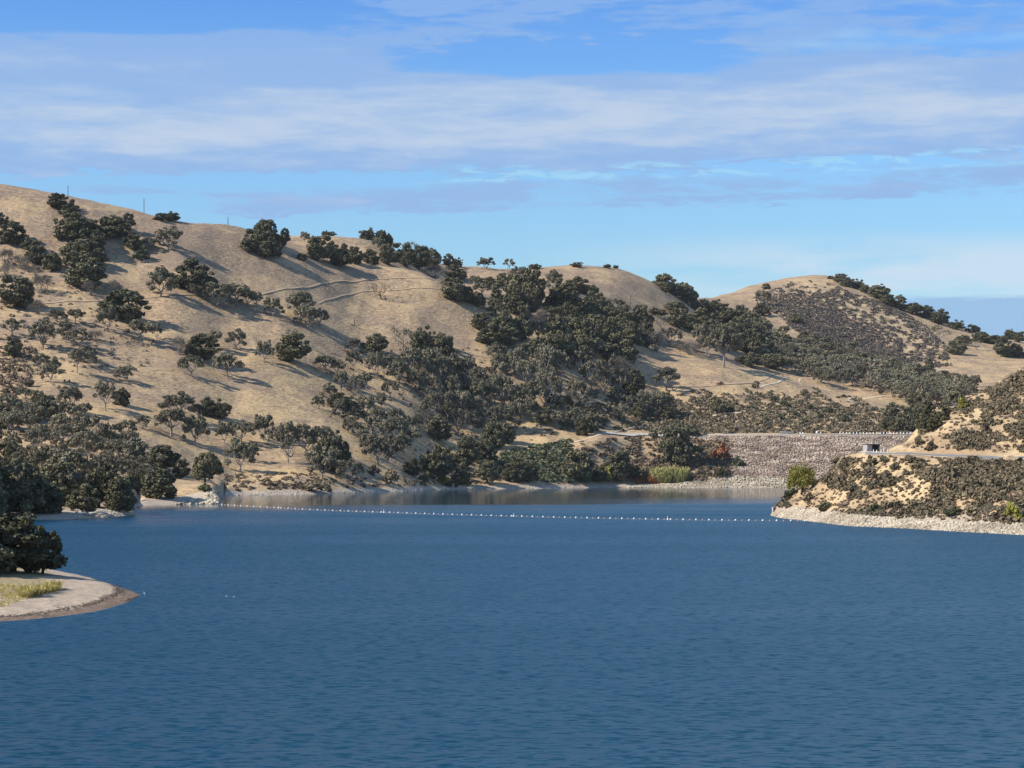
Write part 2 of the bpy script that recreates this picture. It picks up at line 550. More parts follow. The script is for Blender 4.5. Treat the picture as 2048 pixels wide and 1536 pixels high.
def water_mat():
    m, t, b = new_mat("lake_water")
    g = t.new('ShaderNodeNewGeometry')
    P = g.outputs['Position']
    sp = t.new('ShaderNodeSeparateXYZ')
    t.link(P, sp.inputs[0])
    b.inputs['Base Color'].default_value = (0.005, 0.041, 0.071, 1)
    b.inputs['Specular Tint'].default_value = (0.66, 0.90, 1.0, 1)
    b.inputs['IOR'].default_value = 1.33
    b.inputs['Specular IOR Level'].default_value = 0.5
    w1 = t.noise(t.mapping(P, (0.5, 1.0, 1.0)), 3.2, 2.0, 0.55, True)
    w2 = t.noise(t.mapping(P, (0.85, 1.6, 1.0), (31, 7, 0)), 1.9, 3.0, 0.5, True)
    gust = t.noise(t.mapping(P, (0.35, 1.0, 1.0)), 0.014, 4.0, 0.6)
    # wind dies away under the far bank and in the cove behind the near points
    far = t.math('SUBTRACT', t.math('SUBTRACT', sp.outputs[1], t.math('MULTIPLY', sp.outputs[0], 0.9)), t.math('MULTIPLY', t.math('SUBTRACT', gust, 0.5), 330.0))
    calm = t.smooth(far, 390.0, 650.0)
    amp = t.math('MULTIPLY', t.math('ADD', t.math('MULTIPLY', gust, 0.5), 0.75), t.math('SUBTRACT', 1.0, t.math('MULTIPLY', calm, 0.90)))

    t.link(t.math('ADD', 0.05, t.math('MULTIPLY', t.math('SUBTRACT', 1.0, calm), t.math('ADD', 0.20, t.math('MULTIPLY', gust, 0.26)))), b.inputs['Roughness'])

    def cen(col, k):
        v = t.new('ShaderNodeVectorMath', operation='SUBTRACT')
        t.link(col, v.inputs[0])
        v.inputs[1].default_value = (0.5, 0.5, 0.5)
        s2 = t.new('ShaderNodeVectorMath', operation='MULTIPLY')
        t.link(v.outputs[0], s2.inputs[0])
        s2.inputs[1].default_value = (k * 0.7, k, 0)
        return s2.outputs[0]
    ad = t.new('ShaderNodeVectorMath', operation='ADD')
    t.link(cen(w1, 1.2), ad.inputs[0])
    t.link(cen(w2, 2.8), ad.inputs[1])
    scv = t.new('ShaderNodeVectorMath', operation='SCALE')
    t.link(ad.outputs[0], scv.inputs[0])
    t.link(amp, scv.inputs['Scale'])
    up = t.new('ShaderNodeVectorMath', operation='ADD')
    t.link(scv.outputs[0], up.inputs[0])
    up.inputs[1].default_value = (0, 0, 1)
    nm = t.new('ShaderNodeVectorMath', operation='NORMALIZE')
    t.link(up.outputs[0], nm.inputs[0])
    t.link(nm.outputs[0], b.inputs['Normal'])
    return m


M = {}
M['ground'] = ground_mat()
M['beach'] = beach_mat()
M['water'] = water_mat()
M['oak'] = leaf_mat("live_oak_leaf", (0.058, 0.055, 0.030), (0.188, 0.172, 0.094))
M['open'] = leaf_mat("open_oak_leaf", (0.090, 0.083, 0.053), (0.245, 0.220, 0.144))
M['bare'] = leaf_mat("bare_twig", (0.10, 0.085, 0.075), (0.23, 0.195, 0.165))
M['willow'] = leaf_mat("willow_leaf", (0.10, 0.105, 0.020), (0.33, 0.30, 0.060), 0.15)
M['green'] = leaf_mat("shrub_leaf", (0.046, 0.055, 0.028), (0.138, 0.140, 0.070))
M['scrub'] = leaf_mat("scrub_leaf", (0.082, 0.066, 0.040), (0.222, 0.180, 0.110), 0.2)
M['chap'] = leaf_mat("chaparral_leaf", (0.066, 0.055, 0.047), (0.148, 0.124, 0.104), 0.2)
M['brown'] = leaf_mat("brown_brush_leaf", (0.12, 0.085, 0.055), (0.26, 0.19, 0.125), 0.2)
M['rust'] = leaf_mat("rust_leaf", (0.16, 0.055, 0.025), (0.34, 0.13, 0.06), 0.1)
M['reed'] = leaf_mat("reed_leaf", (0.26, 0.21, 0.06), (0.55, 0.45, 0.16), 0.1)
M['reedg'] = leaf_mat("giant_reed_leaf", (0.20, 0.195, 0.06), (0.48, 0.45, 0.17), 0.1)
M['bark'] = plain("bark_dark", (0.085, 0.070, 0.058), 0.95, 0.3, 6)
M['barkp'] = plain("bark_pale", (0.24, 0.21, 0.185), 0.95, 0.3, 6)
M['riprap'] = rock_mat("riprap_stone", (0.145, 0.104, 0.078), (0.53, 0.445, 0.35), (0.30, 0.216, 0.165))
M['pale'] = rock_mat("pale_shore_stone", (0.27, 0.225, 0.165), (0.56, 0.49, 0.375))
M['boulder'] = rock_mat("grey_boulder", (0.22, 0.20, 0.18), (0.42, 0.39, 0.35))
M['asphalt'] = plain("road_asphalt", (0.21, 0.205, 0.20), 0.9, 0.15, 0.4)
M['dirt'] = plain("dirt_road", (0.50, 0.41, 0.29), 0.95, 0.18, 0.4)
M['track'] = plain("hill_track", (0.40, 0.285, 0.185), 0.95, 0.25, 0.2)
M['concrete'] = plain("concrete", (0.40, 0.37, 0.33), 0.9, 0.15, 1.0)
M['white'] = plain("white_paint", (0.78, 0.77, 0.74), 0.6, 0.06, 2.0)
M['buoyw'] = plain("white_float", (0.72, 0.72, 0.70), 0.45, 0.05, 2.0)
M['buoyo'] = plain("faded_orange_float", (0.62, 0.30, 0.20), 0.5, 0.10, 2.0)
M['wood'] = plain("weathered_pole", (0.12, 0.095, 0.08), 0.95, 0.2, 4.0)
M['drift'] = plain("driftwood", (0.44, 0.40, 0.35), 0.9, 0.25, 4.0)
M['dark'] = plain("dark_parts_and_shade", (0.025, 0.025, 0.027), 0.8, 0.1, 1.0)  # near-black parts, and the painted shade in the shed bay
M['wall'] = plain("shed_wall", (0.34, 0.31, 0.30), 0.85, 0.08, 1.2)
M['roof'] = plain("shed_roof", (0.16, 0.14, 0.13), 0.8, 0.15, 1.5)
M['steel'] = plain("galvanised", (0.42, 0.43, 0.44), 0.5, 0.1, 2.0)
M['bird'] = plain("bird_feathers", (0.8, 0.8, 0.78), 0.8, 0.05, 4.0)

# ---------------------------------------------------------------- the lie of the land
def zz(Y, z):
    return (Y, None, z)


C = {}
C[-500] = [(400, 1044), (412, 1030), (470, 1000), (690, 905), (790, 840), (880, 740), (960, 630), (1040, 510), (1130, 330), (1190, 345), (1265, 372), (1345, 400), (1500, 500)]
C[0] = [(414, 1040), (424, 1026), (475, 995), (690, 908), (790, 850), (870, 760), (955, 650), (1040, 530), (1130, 368), (1190, 382), (1265, 405), (1345, 430), (1500, 520)]
C[100] = [(416, 1039.5), (425, 1026), (475, 996), (690, 910), (790, 853), (872, 765), (957, 655), (1040, 535), (1132, 387), (1192, 400), (1267, 420), (1345, 450), (1500, 540)]
C[200] = [(430, 1036), (438, 1024), (485, 1002), (700, 918), (795, 862), (876, 775), (960, 665), (1042, 548), (1136, 405), (1195, 420), (1270, 440), (1345, 470), (1500, 550)]
C[246] = [(446, 1032), (454, 1023), (497, 1005), (708, 927), (798, 869), (879, 783), (961, 675), (1044, 559), (1139, 414), (1197, 432), (1272, 452), (1345, 478), (1500, 550)]
C[262] = [(455, 1030), zz(463, .35), zz(505, .5), (712, 930), (800, 872), (880, 785), (962, 678), (1045, 562), (1140, 417), (1198, 435), (1272, 455), (1345, 480), (1500, 550)]
C[269] = [zz(458, -.4), zz(464, -.3), zz(505, -.3), (717, 934), (801, 874), (881, 786), (963, 679), (1046, 563), (1141, 419), (1199, 437), (1273, 457), (1345, 480), (1500, 550)]
C[276] = [(556, 1011.8), zz(566, .4), zz(592, .6), (722, 938), (802, 876), (882, 788), (964, 680), (1046, 564), (1142, 421), (1200, 440), (1275, 460), (1345, 480), (1500, 550)]
C[296] = [(564, 1010.7), (574, 999), (596, 989), (724, 941), (803, 880), (883, 792), (965, 683), (1047, 568), (1144, 427), (1202, 443), (1276, 458), (1345, 478), (1500, 550)]
C[340] = [(572, 1009.5), (582, 997), (600, 982), (730, 949), (806, 889), (886, 801), (968, 691), (1050, 579), (1150, 440), (1205, 452), (1278, 452), (1345, 470), (1500, 550)]
C[400] = [(580, 1008.5), (588, 990), (598, 973.5), (738, 960.5), (812, 914), (888, 828), (974, 718), (1060, 606), (1170, 448), (1225, 460), (1285, 470), (1345, 480), (1500, 550)]
C[436] = [(583, 1008), zz(588, 1.3), zz(592, 1.5), (745, 962), (810, 920), (890, 830), (980, 725), (1070, 610), (1180, 448), (1235, 460), (1288, 470), (1345, 480), (1500, 550)]
C[422] = [(581, 1008.3), (588, 993), (595, 977), (742, 961), (811, 917), (889, 829), (977, 722), (1065, 608), (1175, 448), (1230, 460), (1287, 470), (1345, 480), (1500, 550)]
C[441] = [zz(584, -.3), zz(588, .25), zz(592, .2), (752, 961.5), (816, 918), (893, 830), (981, 725), (1071, 610), (1181, 448), (1235, 460), (1288, 470), (1345, 480), (1500, 550)]
C[446] = [zz(700, -.4), zz(715, -.35), zz(738, -.2), (768, 958.5), (822, 915), (896, 831), (983, 726), (1073, 611), (1182, 448), (1236, 461), (1289, 471), (1345, 480), (1500, 550)]
C[454] = [(738, 991.5), (748, 978), (760, 967), (776, 957), (830, 912), (900, 832), (985, 727), (1075, 612), (1184, 449), (1238, 462), (1290, 472), (1345, 480), (1500, 550)]
C[520] = [(757, 990), (766, 976), (774, 962), (800, 948), (850, 893), (920, 810), (1000, 715), (1083, 612), (1188, 464), (1242, 474), (1292, 476), (1345, 477), (1500, 550)]
C[590] = [(770, 989), (780, 976), (790, 960), (815, 943), (866, 886), (935, 808), (1015, 712), (1095, 612), (1187, 496), (1243, 512), (1292, 494), (1345, 473.5), (1500, 550)]
C[650] = [(785, 988), (797, 975), (810, 960), (836, 938), (888, 877), (954, 802), (1030, 710), (1105, 612), (1186, 519), (1243, 534), (1292, 505), (1345, 473.5), (1500, 550)]
C[740] = [(832, 984.2), (844, 973), (858, 960), (882, 927), (928, 872), (984, 802), (1050, 712), (1120, 617), (1190, 531), (1245, 545), (1293, 515), (1347, 479), (1500, 550)]
C[800] = [(858, 983), (870, 970), (888, 952), (914, 922), (960, 862), (1015, 786), (1076, 702), (1136, 617), (1196, 536), (1252, 550), (1305, 528), (1355, 507), (1500, 560)]
C[900] = [(927, 979), (938, 969), (954, 951), (980, 916), (1020, 866), (1070, 796), (1120, 722), (1170, 647), (1217, 569), (1282, 586), (1380, 566), (1470, 531), (1620, 600)]
C[1000] = [(948, 978), (958, 967), (980, 946), (1005, 911), (1045, 861), (1095, 791), (1145, 722), (1196, 652), (1252, 601), (1322, 592), (1400, 566), (1490, 537), (1640, 600)]
C[1100] = [(969, 977), (979, 966), (1000, 937), (1020, 903), (1056, 862), (1106, 796), (1160, 726), (1222, 657), (1287, 609), (1352, 589), (1422, 566), (1510, 536), (1660, 600)]
C[1200] = [(1000, 975.5), (1010, 963), (1022, 925), (1037, 877), (1064, 866), (1120, 806), (1186, 736), (1256, 662), (1322, 623), (1382, 598), (1442, 571), (1530, 533.5), (1680, 600)]
C[1300] = [(1008, 975), (1018, 963), (1034, 925), (1056, 894), (1085, 868), (1125, 839), (1176, 786), (1226, 729), (1270, 703), (1330, 728), (1420, 655), (1540, 560), (1690, 640)]
C[1350] = [(1008, 975), (1018, 964), (1035, 926), (1060, 891), (1085, 871), (1125, 841), (1176, 788), (1226, 734), (1270, 712), (1330, 735), (1420, 668), (1550, 596), (1700, 660)]
C[1400] = [(1007, 975.3), (1015, 965), (1036, 926), (1064, 886), (1085, 873), (1125, 843), (1176, 790), (1226, 738), (1270, 719), (1330, 742), (1425, 682), (1700, 604), (1950, 680)]
C[1440] = [(1008, 975.3), (1016, 965), (1037, 931), (1066, 886), (1086, 873), (1125, 843), (1176, 791), (1226, 742), (1270, 726), (1330, 748), (1430, 692), (1860, 599), (2100, 700)]
C[1480] = [zz(1016, 0), zz(1034, 5.8), zz(1050, 11.5), zz(1080, 21), zz(1095, 24.0), (1125, 844), (1176, 794), (1226, 750), (1269, 734), (1330, 756), (1430, 710), (1940, 585), (2200, 700)]
C[1500] = [zz(1018, -.5), zz(1036, 5), zz(1052, 10), zz(1080, 20), zz(1096, 24.0), (1125, 845), (1176, 796), (1226, 758), (1268, 738), (1330, 760), (1430, 716), (1965, 579), (2250, 700)]
C[1560] = [zz(1018, -.5), zz(1036, 5), zz(1052, 10), zz(1080, 20), zz(1096, 24.0), (1125, 847), (1176, 805), (1226, 768), (1268, 747), (1330, 770), (1430, 735), (1985, 563), (2250, 700)]
C[1620] = [zz(1018, -.5), zz(1036, 5), zz(1052, 10), zz(1080, 20), zz(1096, 24.0), (1125, 849), (1176, 816), (1222, 786), (1264, 769), (1320, 783), (1430, 744), (2000, 555), (2250, 700)]
C[1660] = [zz(1018, -.5), zz(1036, 5), zz(1052, 10), zz(1080, 20), zz(1096, 24.0), (1125, 850), (1174, 822), (1216, 796), (1257, 782), (1315, 792), (1430, 755), (2000, 556), (2250, 700)]
C[1700] = [zz(1018, -.5), zz(1036, 5), zz(1052, 10), zz(1080, 20), zz(1096, 24.0), (1125, 851), (1172, 828), (1212, 806), (1252, 794), (1312, 800), (1430, 765), (1995, 564), (2250, 700)]
C[1760] = [zz(1018, -.5), zz(1036, 5), zz(1052, 10), zz(1080, 20), zz(1096, 24.0), (1125, 853), (1172, 836), (1212, 817), (1252, 804), (1312, 803), (1430, 772), (1975, 588), (2250, 710)]
C[1800] = [zz(1018, -.5), zz(1036, 5), zz(1052, 10), zz(1080, 20), zz(1096, 24.0), (1125, 856), (1172, 843), (1212, 831), (1252, 821), (1312, 809), (1430, 776), (1955, 608), (2250, 720)]
C[1900] = [zz(1018, -.5), zz(1036, 5), zz(1052, 12), zz(1080, 23), zz(1096, 26.0), (1125, 858), (1172, 849), (1212, 839), (1252, 826), (1312, 806), (1430, 773), (1930, 651), (2250, 740)]
C[2048] = [zz(1018, 2), zz(1036, 8), zz(1052, 16), zz(1080, 26), zz(1096, 28.0), (1125, 855), (1172, 846), (1212, 833), (1252, 821), (1312, 801), (1430, 766), (1900, 690), (2250, 760)]
C[2560] = [zz(1018, 4), zz(1036, 12), zz(1052, 20), zz(1080, 28), zz(1096, 32.0), (1125, 835), (1172, 820), (1212, 810), (1252, 800), (1312, 780), (1430, 750), (1900, 730), (2250, 770)]
# finer placing of the slope knots 5-8 (metres nearer or farther along the bearing)
for _px, _d in {340: (-4, -10, -14, -8), 400: (-6, -16, -22, -20), 422: (-6, -16, -21, -20), 436: (-6, -16, -20, -18), 441: (-6, -16, -20, -18), 446: (-6, -17, -20, -18), 454: (-6, -17, -21, -19), 520: (-6, -15, -17, -13), 590: (-3, -12, -12, -7),
                650: (0, 0, 0, 0), 740: (8, 14, 17, 16), 800: (2, 2, 2, 7), 900: (-14, -20, -27, -29), 1000: (-19, -25, -31, -37), 1100: (-16, -22, -29, -35), 1200: (-10, -18, -24, -26)}.items():
    C[_px] = [((k_[0] + _d[i_ - 5],) + tuple(k_[1:])) if 5 <= i_ <= 8 else k_ for i_, k_ in enumerate(C[_px])]
SUB = [16, 16, 26, 34, 38, 40, 40, 44, 10, 22, 44, 20, 6, 4]
land = Land(C, 4.0, SUB, far=[(3500, 40.0), (9000, 10.0)], blur=(7, 3))


def relief(L, a1, a2, seed, zlo=0.6, zhi=6.0):
    w = np.clip((L.Z - zlo) / (zhi - zlo), 0, 1)
    n1 = fbm(L.X / 46.0, L.Y / 60.0, seed, 4)
    rid = np.abs(fbm(L.X / 30.0, L.Y / 110.0, seed + 40, 3)) * 2
    n2 = fbm(L.X / 7.0, L.Y / 7.0, seed + 9, 3)
    L.Z = L.Z + w * (a1 * n1 - a1 * 0.8 * (rid - 0.35) + a2 * n2)


far_w = np.ones_like(land.Z)
relief(land, 1.4, 0.40, 11)

HC = {}
HC[1541] = [zz(456, -.6), zz(457, -.5), zz(458, -.5), zz(459, -.5), zz(460, -.5), zz(464, -.6), zz(470, -.8), zz(482, -2), zz(490, -3), zz(520, -3)]
HC[1546] = [(449, 1031), (451, 1028), (453, 1024), (455, 1022), (457, 1021), zz(461, .6), zz(470, -.6), zz(482, -2), zz(490, -3), zz(520, -3)]
HC[1560] = [(432, 1035.5), (440, 1017), (446, 1010), (452, 1006), (457, 1004), zz(463, 1.6), zz(471, -.5), zz(482, -2), zz(490, -3), zz(520, -3)]
HC[1600] = [(414, 1040), (423, 1018), (436, 998), (448, 984), (456, 978), zz(464, 4), zz(474, 1), zz(484, -1.5), zz(495, -3), zz(520, -3)]
HC[1640] = [(396, 1045), (406, 1021), (420, 992), (438, 963), (447, 956), zz(456, 6.4), zz(468, 3), zz(482, -1), zz(495, -3), zz(520, -3)]
HC[1700] = [(374, 1052), (384, 1029), (399, 986), (422, 928), (434, 909), zz(443, 11.3), zz(457, 7), zz(474, 1), zz(492, -2), zz(530, -3)]
HC[1730] = [(369, 1053.5), (379, 1031), (394, 986), (417, 909.5), (421, 905.5), zz(438, 12.4), zz(450, 10), zz(475, 2), zz(498, -2), zz(540, -3)]
HC[1790] = [(362, 1056), (372, 1035), (388, 986), (409.5, 910), (415, 906), zz(424, 12.35), zz(438, 13), zz(450, 12.3), zz(480, 6), zz(600, 2)]
HC[1812] = [(359, 1057), (369, 1036.5), (385, 982), (408.5, 910), (414, 906), zz(420, 12.4), zz(432, 13.6), zz(444, 13.6), zz(480, 8), zz(650, 4)]
HC[1832] = [(356, 1058), (366, 1038), (383, 980), (407.5, 910.5), (413, 906.5), (419, 891), (430, 876), (440, 869), zz(485, 9), zz(700, 5)]
HC[1880] = [(348, 1061), (358, 1041), (376, 982), (401.5, 914), (407, 909), (413, 892), (434, 854), (452, 836), zz(500, 12), zz(750, 6)]
HC[1950] = [(338, 1065), (348, 1043), (366, 982), (394.5, 918), (400, 911.5), (406, 894), (436, 828), (464, 790), zz(525, 16), zz(800, 8)]
HC[2048] = [(326, 1070), (336, 1047), (354, 982), (386, 923), (392, 915), (398, 897), (442, 798), (482, 738), zz(560, 22), zz(850, 14)]
HC[2560] = [(290, 1087), (300, 1060), (320, 985), (360, 925), (367, 920), (373, 900), (430, 760), (500, 640), zz(600, 40), zz(900, 25)]
head = Land(HC, 2.5, [16, 30, 44, 10, 18, 34, 30, 12, 10])
hw = np.clip((head.Z - 0.3) / 2.5, 0, 1)
roadw = np.clip(np.abs(head.row() - 910) / 14.0, 0, 1)
head.Z += hw * roadw * (1.1 * fbm(head.X / 11, head.Y / 9, 91, 4) - 0.9 * (np.abs(fbm(head.X / 8, head.Y / 16, 95, 3)) * 2 - .35) + 0.25 * fbm(head.X / 1.6, head.Y / 1.6, 99, 2))

BC = {}
BC[-700] = [zz(132, -.05), zz(139, .35), zz(160, 1.3), zz(215, 1.9), zz(270, 1.0), zz(300, -.3)]
BC[-200] = [zz(139, -.05), zz(145, .33), zz(162, 1.1), zz(200, 1.6), zz(235, .8), zz(252, -.3)]
BC[0] = [zz(145, -.03), zz(150.5, .30), zz(164, .85), zz(195, 1.35), zz(222, .5), zz(236, -.3)]
BC[60] = [zz(147, -.03), zz(152.5, .28), zz(165, .75), zz(192, 1.2), zz(213, .45), zz(223, -.3)]
BC[120] = [zz(150, -.03), zz(156, .27), zz(166, .6), zz(188, .9), zz(205, .4), zz(213, -.2)]
BC[200] = [zz(156, -.03), zz(162, .22), zz(169, .4), zz(181, .55), zz(191, .3), zz(198, -.1)]
BC[232] = [zz(161, -.03), zz(165, .17), zz(170, .27), zz(177, .33), zz(184, .18), zz(190, -.1)]
BC[262] = [zz(167, -.03), zz(169, .09), zz(172, .14), zz(175, .14), zz(179, .07), zz(183, -.1)]
BC[281] = [zz(173.5, -.03), zz(174, .0), zz(174.6, .01), zz(175.2, .0), zz(176, -.03), zz(178, -.15)]
BC[288] = [zz(173.5, -.3), zz(174, -.3), zz(174.6, -.3), zz(175.2, -.3), zz(176, -.3), zz(178, -.35)]
beach = Land(BC, 4.0, [16, 22, 22, 16, 8])
beach.Z += np.clip(beach.Z / 0.3, 0, 1) * (0.085 * fbm(beach.X / 1.1, beach.Y / 2.2, 5, 4) + 0.10 * fbm(beach.X / 6, beach.Y / 6, 8, 3))


def at(px, py, where=None):
    """ground point seen at a photo pixel"""
    for L in ((beach, head, land) if where is None else (where,)):
        p = L.hit(px, py)
        if p is not None:
            return p
    # over the skyline: the top of the ridge on that bearing
    L = land if where is None else where
    i = int(min(max(round((px - L.U[0]) / (L.U[1] - L.U[0])), 0), len(L.U) - 1))
    r = HY - F * (L.Z[i] - H) / L.Y[i]
    k = int(np.argmin(r))
    return (float(L.X[i, k]), float(L.Y[i, k]), float(L.Z[i, k]))


def ground_z(x, y):
    return float(max(land.height(x, y), head.height(x, y) if HC and 1541 <= x / y * F + CX <= 2560 and y < 880 else -9, -9))


# ground zones (what the ground is made of)
R = land.row()
Uc = np.broadcast_to(land.U[:, None], R.shape)
front = np.concatenate([np.ones((R.shape[0], 1), bool), R[:, 1:] <= np.minimum.accumulate(R, axis=1)[:, :-1] + 6], axis=1)
sand = np.clip(1.35 - land.Z / 1.6, 0, 1)
sand = np.where(land.Y > 1100, 0, sand)
sand = np.where(in_poly(Uc, R, [(352, 996), (392, 986), (420, 975), (448, 1010), (262, 1012), (262, 1003)]) & (land.Y < 640), 1.0, sand)
ochre = np.zeros_like(R)
ochre[in_poly(Uc, R, [(1150, 975), (1150, 880), (1250, 872), (1480, 880), (1480, 980)]) & (land.Y < 1090)] = 0.42
ochre[in_poly(Uc, R, [(440, 1000), (440, 962), (700, 955), (700, 1000)]) & (land.Y < 830)] = 0.55
ochre[in_poly(Uc, R, [(1080, 850), (1260, 760), (1300, 790), (1240, 850)])] = 0.45
ochre[in_poly(Uc, R, [(1280, 868), (1500, 800), (1700, 770), (1850, 850), (1840, 870)]) & (land.Y < 1275)] = 0.5
ochre[in_poly(Uc, R, [(1600, 560), (1640, 560), (1850, 650), (1900, 720), (1800, 720), (1700, 640), (1620, 590)]) & (land.Y > 1450)] = 0.7
scrubz = np.zeros_like(R)
scrubz[in_poly(Uc, R, [(1300, 866), (1340, 835), (1440, 800), (1560, 775), (1700, 795), (1850, 850), (1840, 868)]) & (land.Y < 1262)] = 0.42
scrubz[in_poly(Uc, R, [(1250, 965), (1270, 890), (1330, 878), (1500, 880), (1490, 970)]) & (land.Y < 1090)] = 0.45
scrubz[in_poly(Uc, R, [(1505, 592), (1560, 575), (1650, 575), (1760, 612), (1850, 660), (1890, 700), (1900, 735), (1740, 722), (1600, 660), (1560, 632)]) & (land.Y > 1450)] = 0.40
scrubz[in_poly(Uc, R, [(1530, 600), (1590, 600), (1640, 640), (1720, 690), (1790, 722), (1740, 722), (1600, 660), (1570, 630)]) & (land.Y > 1450)] = 0.55
gold = np.clip(0.5 + (R - 640) / 420, 0, 1) * 0.9
zone = np.stack([sand, ochre, scrubz, gold], axis=-1).reshape(-1, 4)
hills = link("hills", land.mesh("hills", M['ground'], {'zone': zone}))
tag(hills, "long hillside of dry golden grass rising from the far shore to the skyline", "hills", kind='structure')

Rh = head.row()
Uh = np.broadcast_to(head.U[:, None], Rh.shape)
hz_sand = np.where((Rh > 1012) & (head.Z < 3.0), np.clip(1.3 - head.Z / 2.6, 0, 1), 0)
hz_och = np.full_like(Rh, 1.0)
Hn = fbm(Uh / 40.0, Rh / 22.0, 71, 4) + .2 * fbm(Uh / 9., Rh / 6., 78, 3)
hz_scr = np.where((Rh < 1016) & (np.abs(Rh - 908) > 12), np.clip(.36 + Hn * .9, 0, 1), 0)
hzone = np.stack([hz_sand, hz_och, hz_scr, np.ones_like(Rh)], axis=-1).reshape(-1, 4)
headland = link("headland_slope", head.mesh("headland_slope", M['ground'], {'zone': hzone}))
tag(headland, "steep ochre headland with eroded cuts on the lake's right-hand side", "headland", kind='structure')

Ub = np.broadcast_to(beach.U[:, None], beach.Z.shape)
mud = np.clip(1.3 - beach.Z / (0.22 + .26 * np.clip((Ub - 140) / 100, 0, 1)), 0, 1)
gr = np.where((Ub < 150) & (beach.row() < 1212), np.clip((150 - Ub) / 120, 0, 1) * np.clip((1212 - beach.row()) / 30, 0, 1), 0)
bzone = np.stack([mud, gr, mud * 0, mud * 0 + 1], axis=-1).reshape(-1, 4)
bch = link("beach", beach.mesh("beach", M['beach'], {'zone': bzone}))
tag(bch, "pale sandy point with a dark wet rim at the near left shore", "beach", kind='structure')

wv = np.array([[-9000, -400, 0], [9000, -400, 0], [9000, 1400, 0], [-9000, 1400, 0]], float)
wat = link("lake_water", mesh_from("lake_water", wv, np.array([[0, 1, 2, 3]]), M['water']))
tag(wat, "dark blue rippled water of the reservoir with calm strips under the banks", "water", kind='structure')

# ---------------------------------------------------------------- plants
def quads_at(P, N, size, rng, slim=1.0):
    """leaf sprays: one quad per point, facing roughly along N"""
    n = len(P)
    N = N / (np.linalg.norm(N, axis=1, keepdims=True) + 1e-9)
    a = rng.normal(size=(n, 3))
    T = np.cross(N, a)
    T /= np.linalg.norm(T, axis=1, keepdims=True) + 1e-9
    B = np.cross(N, T)
    s = (np.asarray(size) * rng.uniform(0.6, 1.4, n))[:, None]
    T = T * s * slim
    B = B * s
    v = np.stack([P - T - B * .6, P + T * .7 - B, P + T + B * .6, P - T * .7 + B], axis=1).reshape(-1, 3)
    return v


def spray_mesh(name, centers, radii, n_per, size, mat, rng, flat=0.8, loose=0.7, slim=1.0, shell=0.35):
    V, TI = [], []
    for c, r in zip(centers, radii):
        k = max(4, int(n_per * (r / np.mean(radii)) ** 2))
        d = rng.normal(size=(k, 3))
        d /= np.linalg.norm(d, axis=1, keepdims=True)
        rr = r * (shell + (1 - shell) * rng.random(k) ** 0.6)
        P = c + d * rr[:, None] * np.array([1, 1, flat])
        N = d + loose * rng.normal(size=(k, 3)) + np.array([0, 0, 0.25])
        V.append(quads_at(P, N, size, rng, slim))
        base = rng.uniform(0.15, 0.75)
        TI.append(np.repeat(np.clip(base + rng.normal(size=k) * 0.18, 0, 1), 4))
    V = np.concatenate(V)
    f = np.arange(len(V)).reshape(-1, 4)
    return mesh_from(name, V, f, mat, False, {'tint': np.concatenate(TI)})


class Tubes:
    def __init__(self):
        self.v, self.f, self.n = [], [], 0

    def add(self, pts, rad, sides=6):
        pts = np.asarray(pts, float)
        m = len(pts)
        tang = np.gradient(pts, axis=0)
        tang /= np.linalg.norm(tang, axis=1, keepdims=True) + 1e-9
        ref = np.where(np.abs(tang[:, 2:3]) > 0.9, np.array([[1.0, 0, 0]]), np.array([[0, 0, 1.0]]))
        a = np.cross(tang, ref)
        a /= np.linalg.norm(a, axis=1, keepdims=True) + 1e-9
        b = np.cross(tang, a)
        th = np.arange(sides) * 2 * pi / sides
        ring = pts[:, None, :] + (a[:, None, :] * np.cos(th)[None, :, None] + b[:, None, :] * np.sin(th)[None, :, None]) * np.asarray(rad)[:, None, None]
        self.v.append(ring.reshape(-1, 3))
        i = np.arange(m - 1)[:, None] * sides + np.arange(sides)[None, :]
        j = np.arange(m - 1)[:, None] * sides + (np.arange(sides)[None, :] + 1) % sides
        self.f.append(np.stack([i, j, j + sides, i + sides], axis=-1).reshape(-1, 4) + self.n)
        self.n += m * sides

    def limb(self, p0, p1, r0, r1, rng, bend=0.12, seg=5, sag=0.0):
        p0, p1 = np.asarray(p0, float), np.asarray(p1, float)
        t = np.linspace(0, 1, seg)[:, None]
        L = np.linalg.norm(p1 - p0)
        off = rng.normal(size=3) * bend * L
        off2 = rng.normal(size=3) * bend * 0.5 * L
        pts = p0 + (p1 - p0) * t + off * np.sin(t * pi) + off2 * np.sin(2 * t * pi) + np.array([0, 0, sag * L]) * np.sin(t * pi)
        self.add(pts, r0 + (r1 - r0) * t[:, 0])
        return pts

    def mesh(self, name, mat):
        return mesh_from(name, np.concatenate(self.v), [f for f in self.f if len(f)], mat, True)


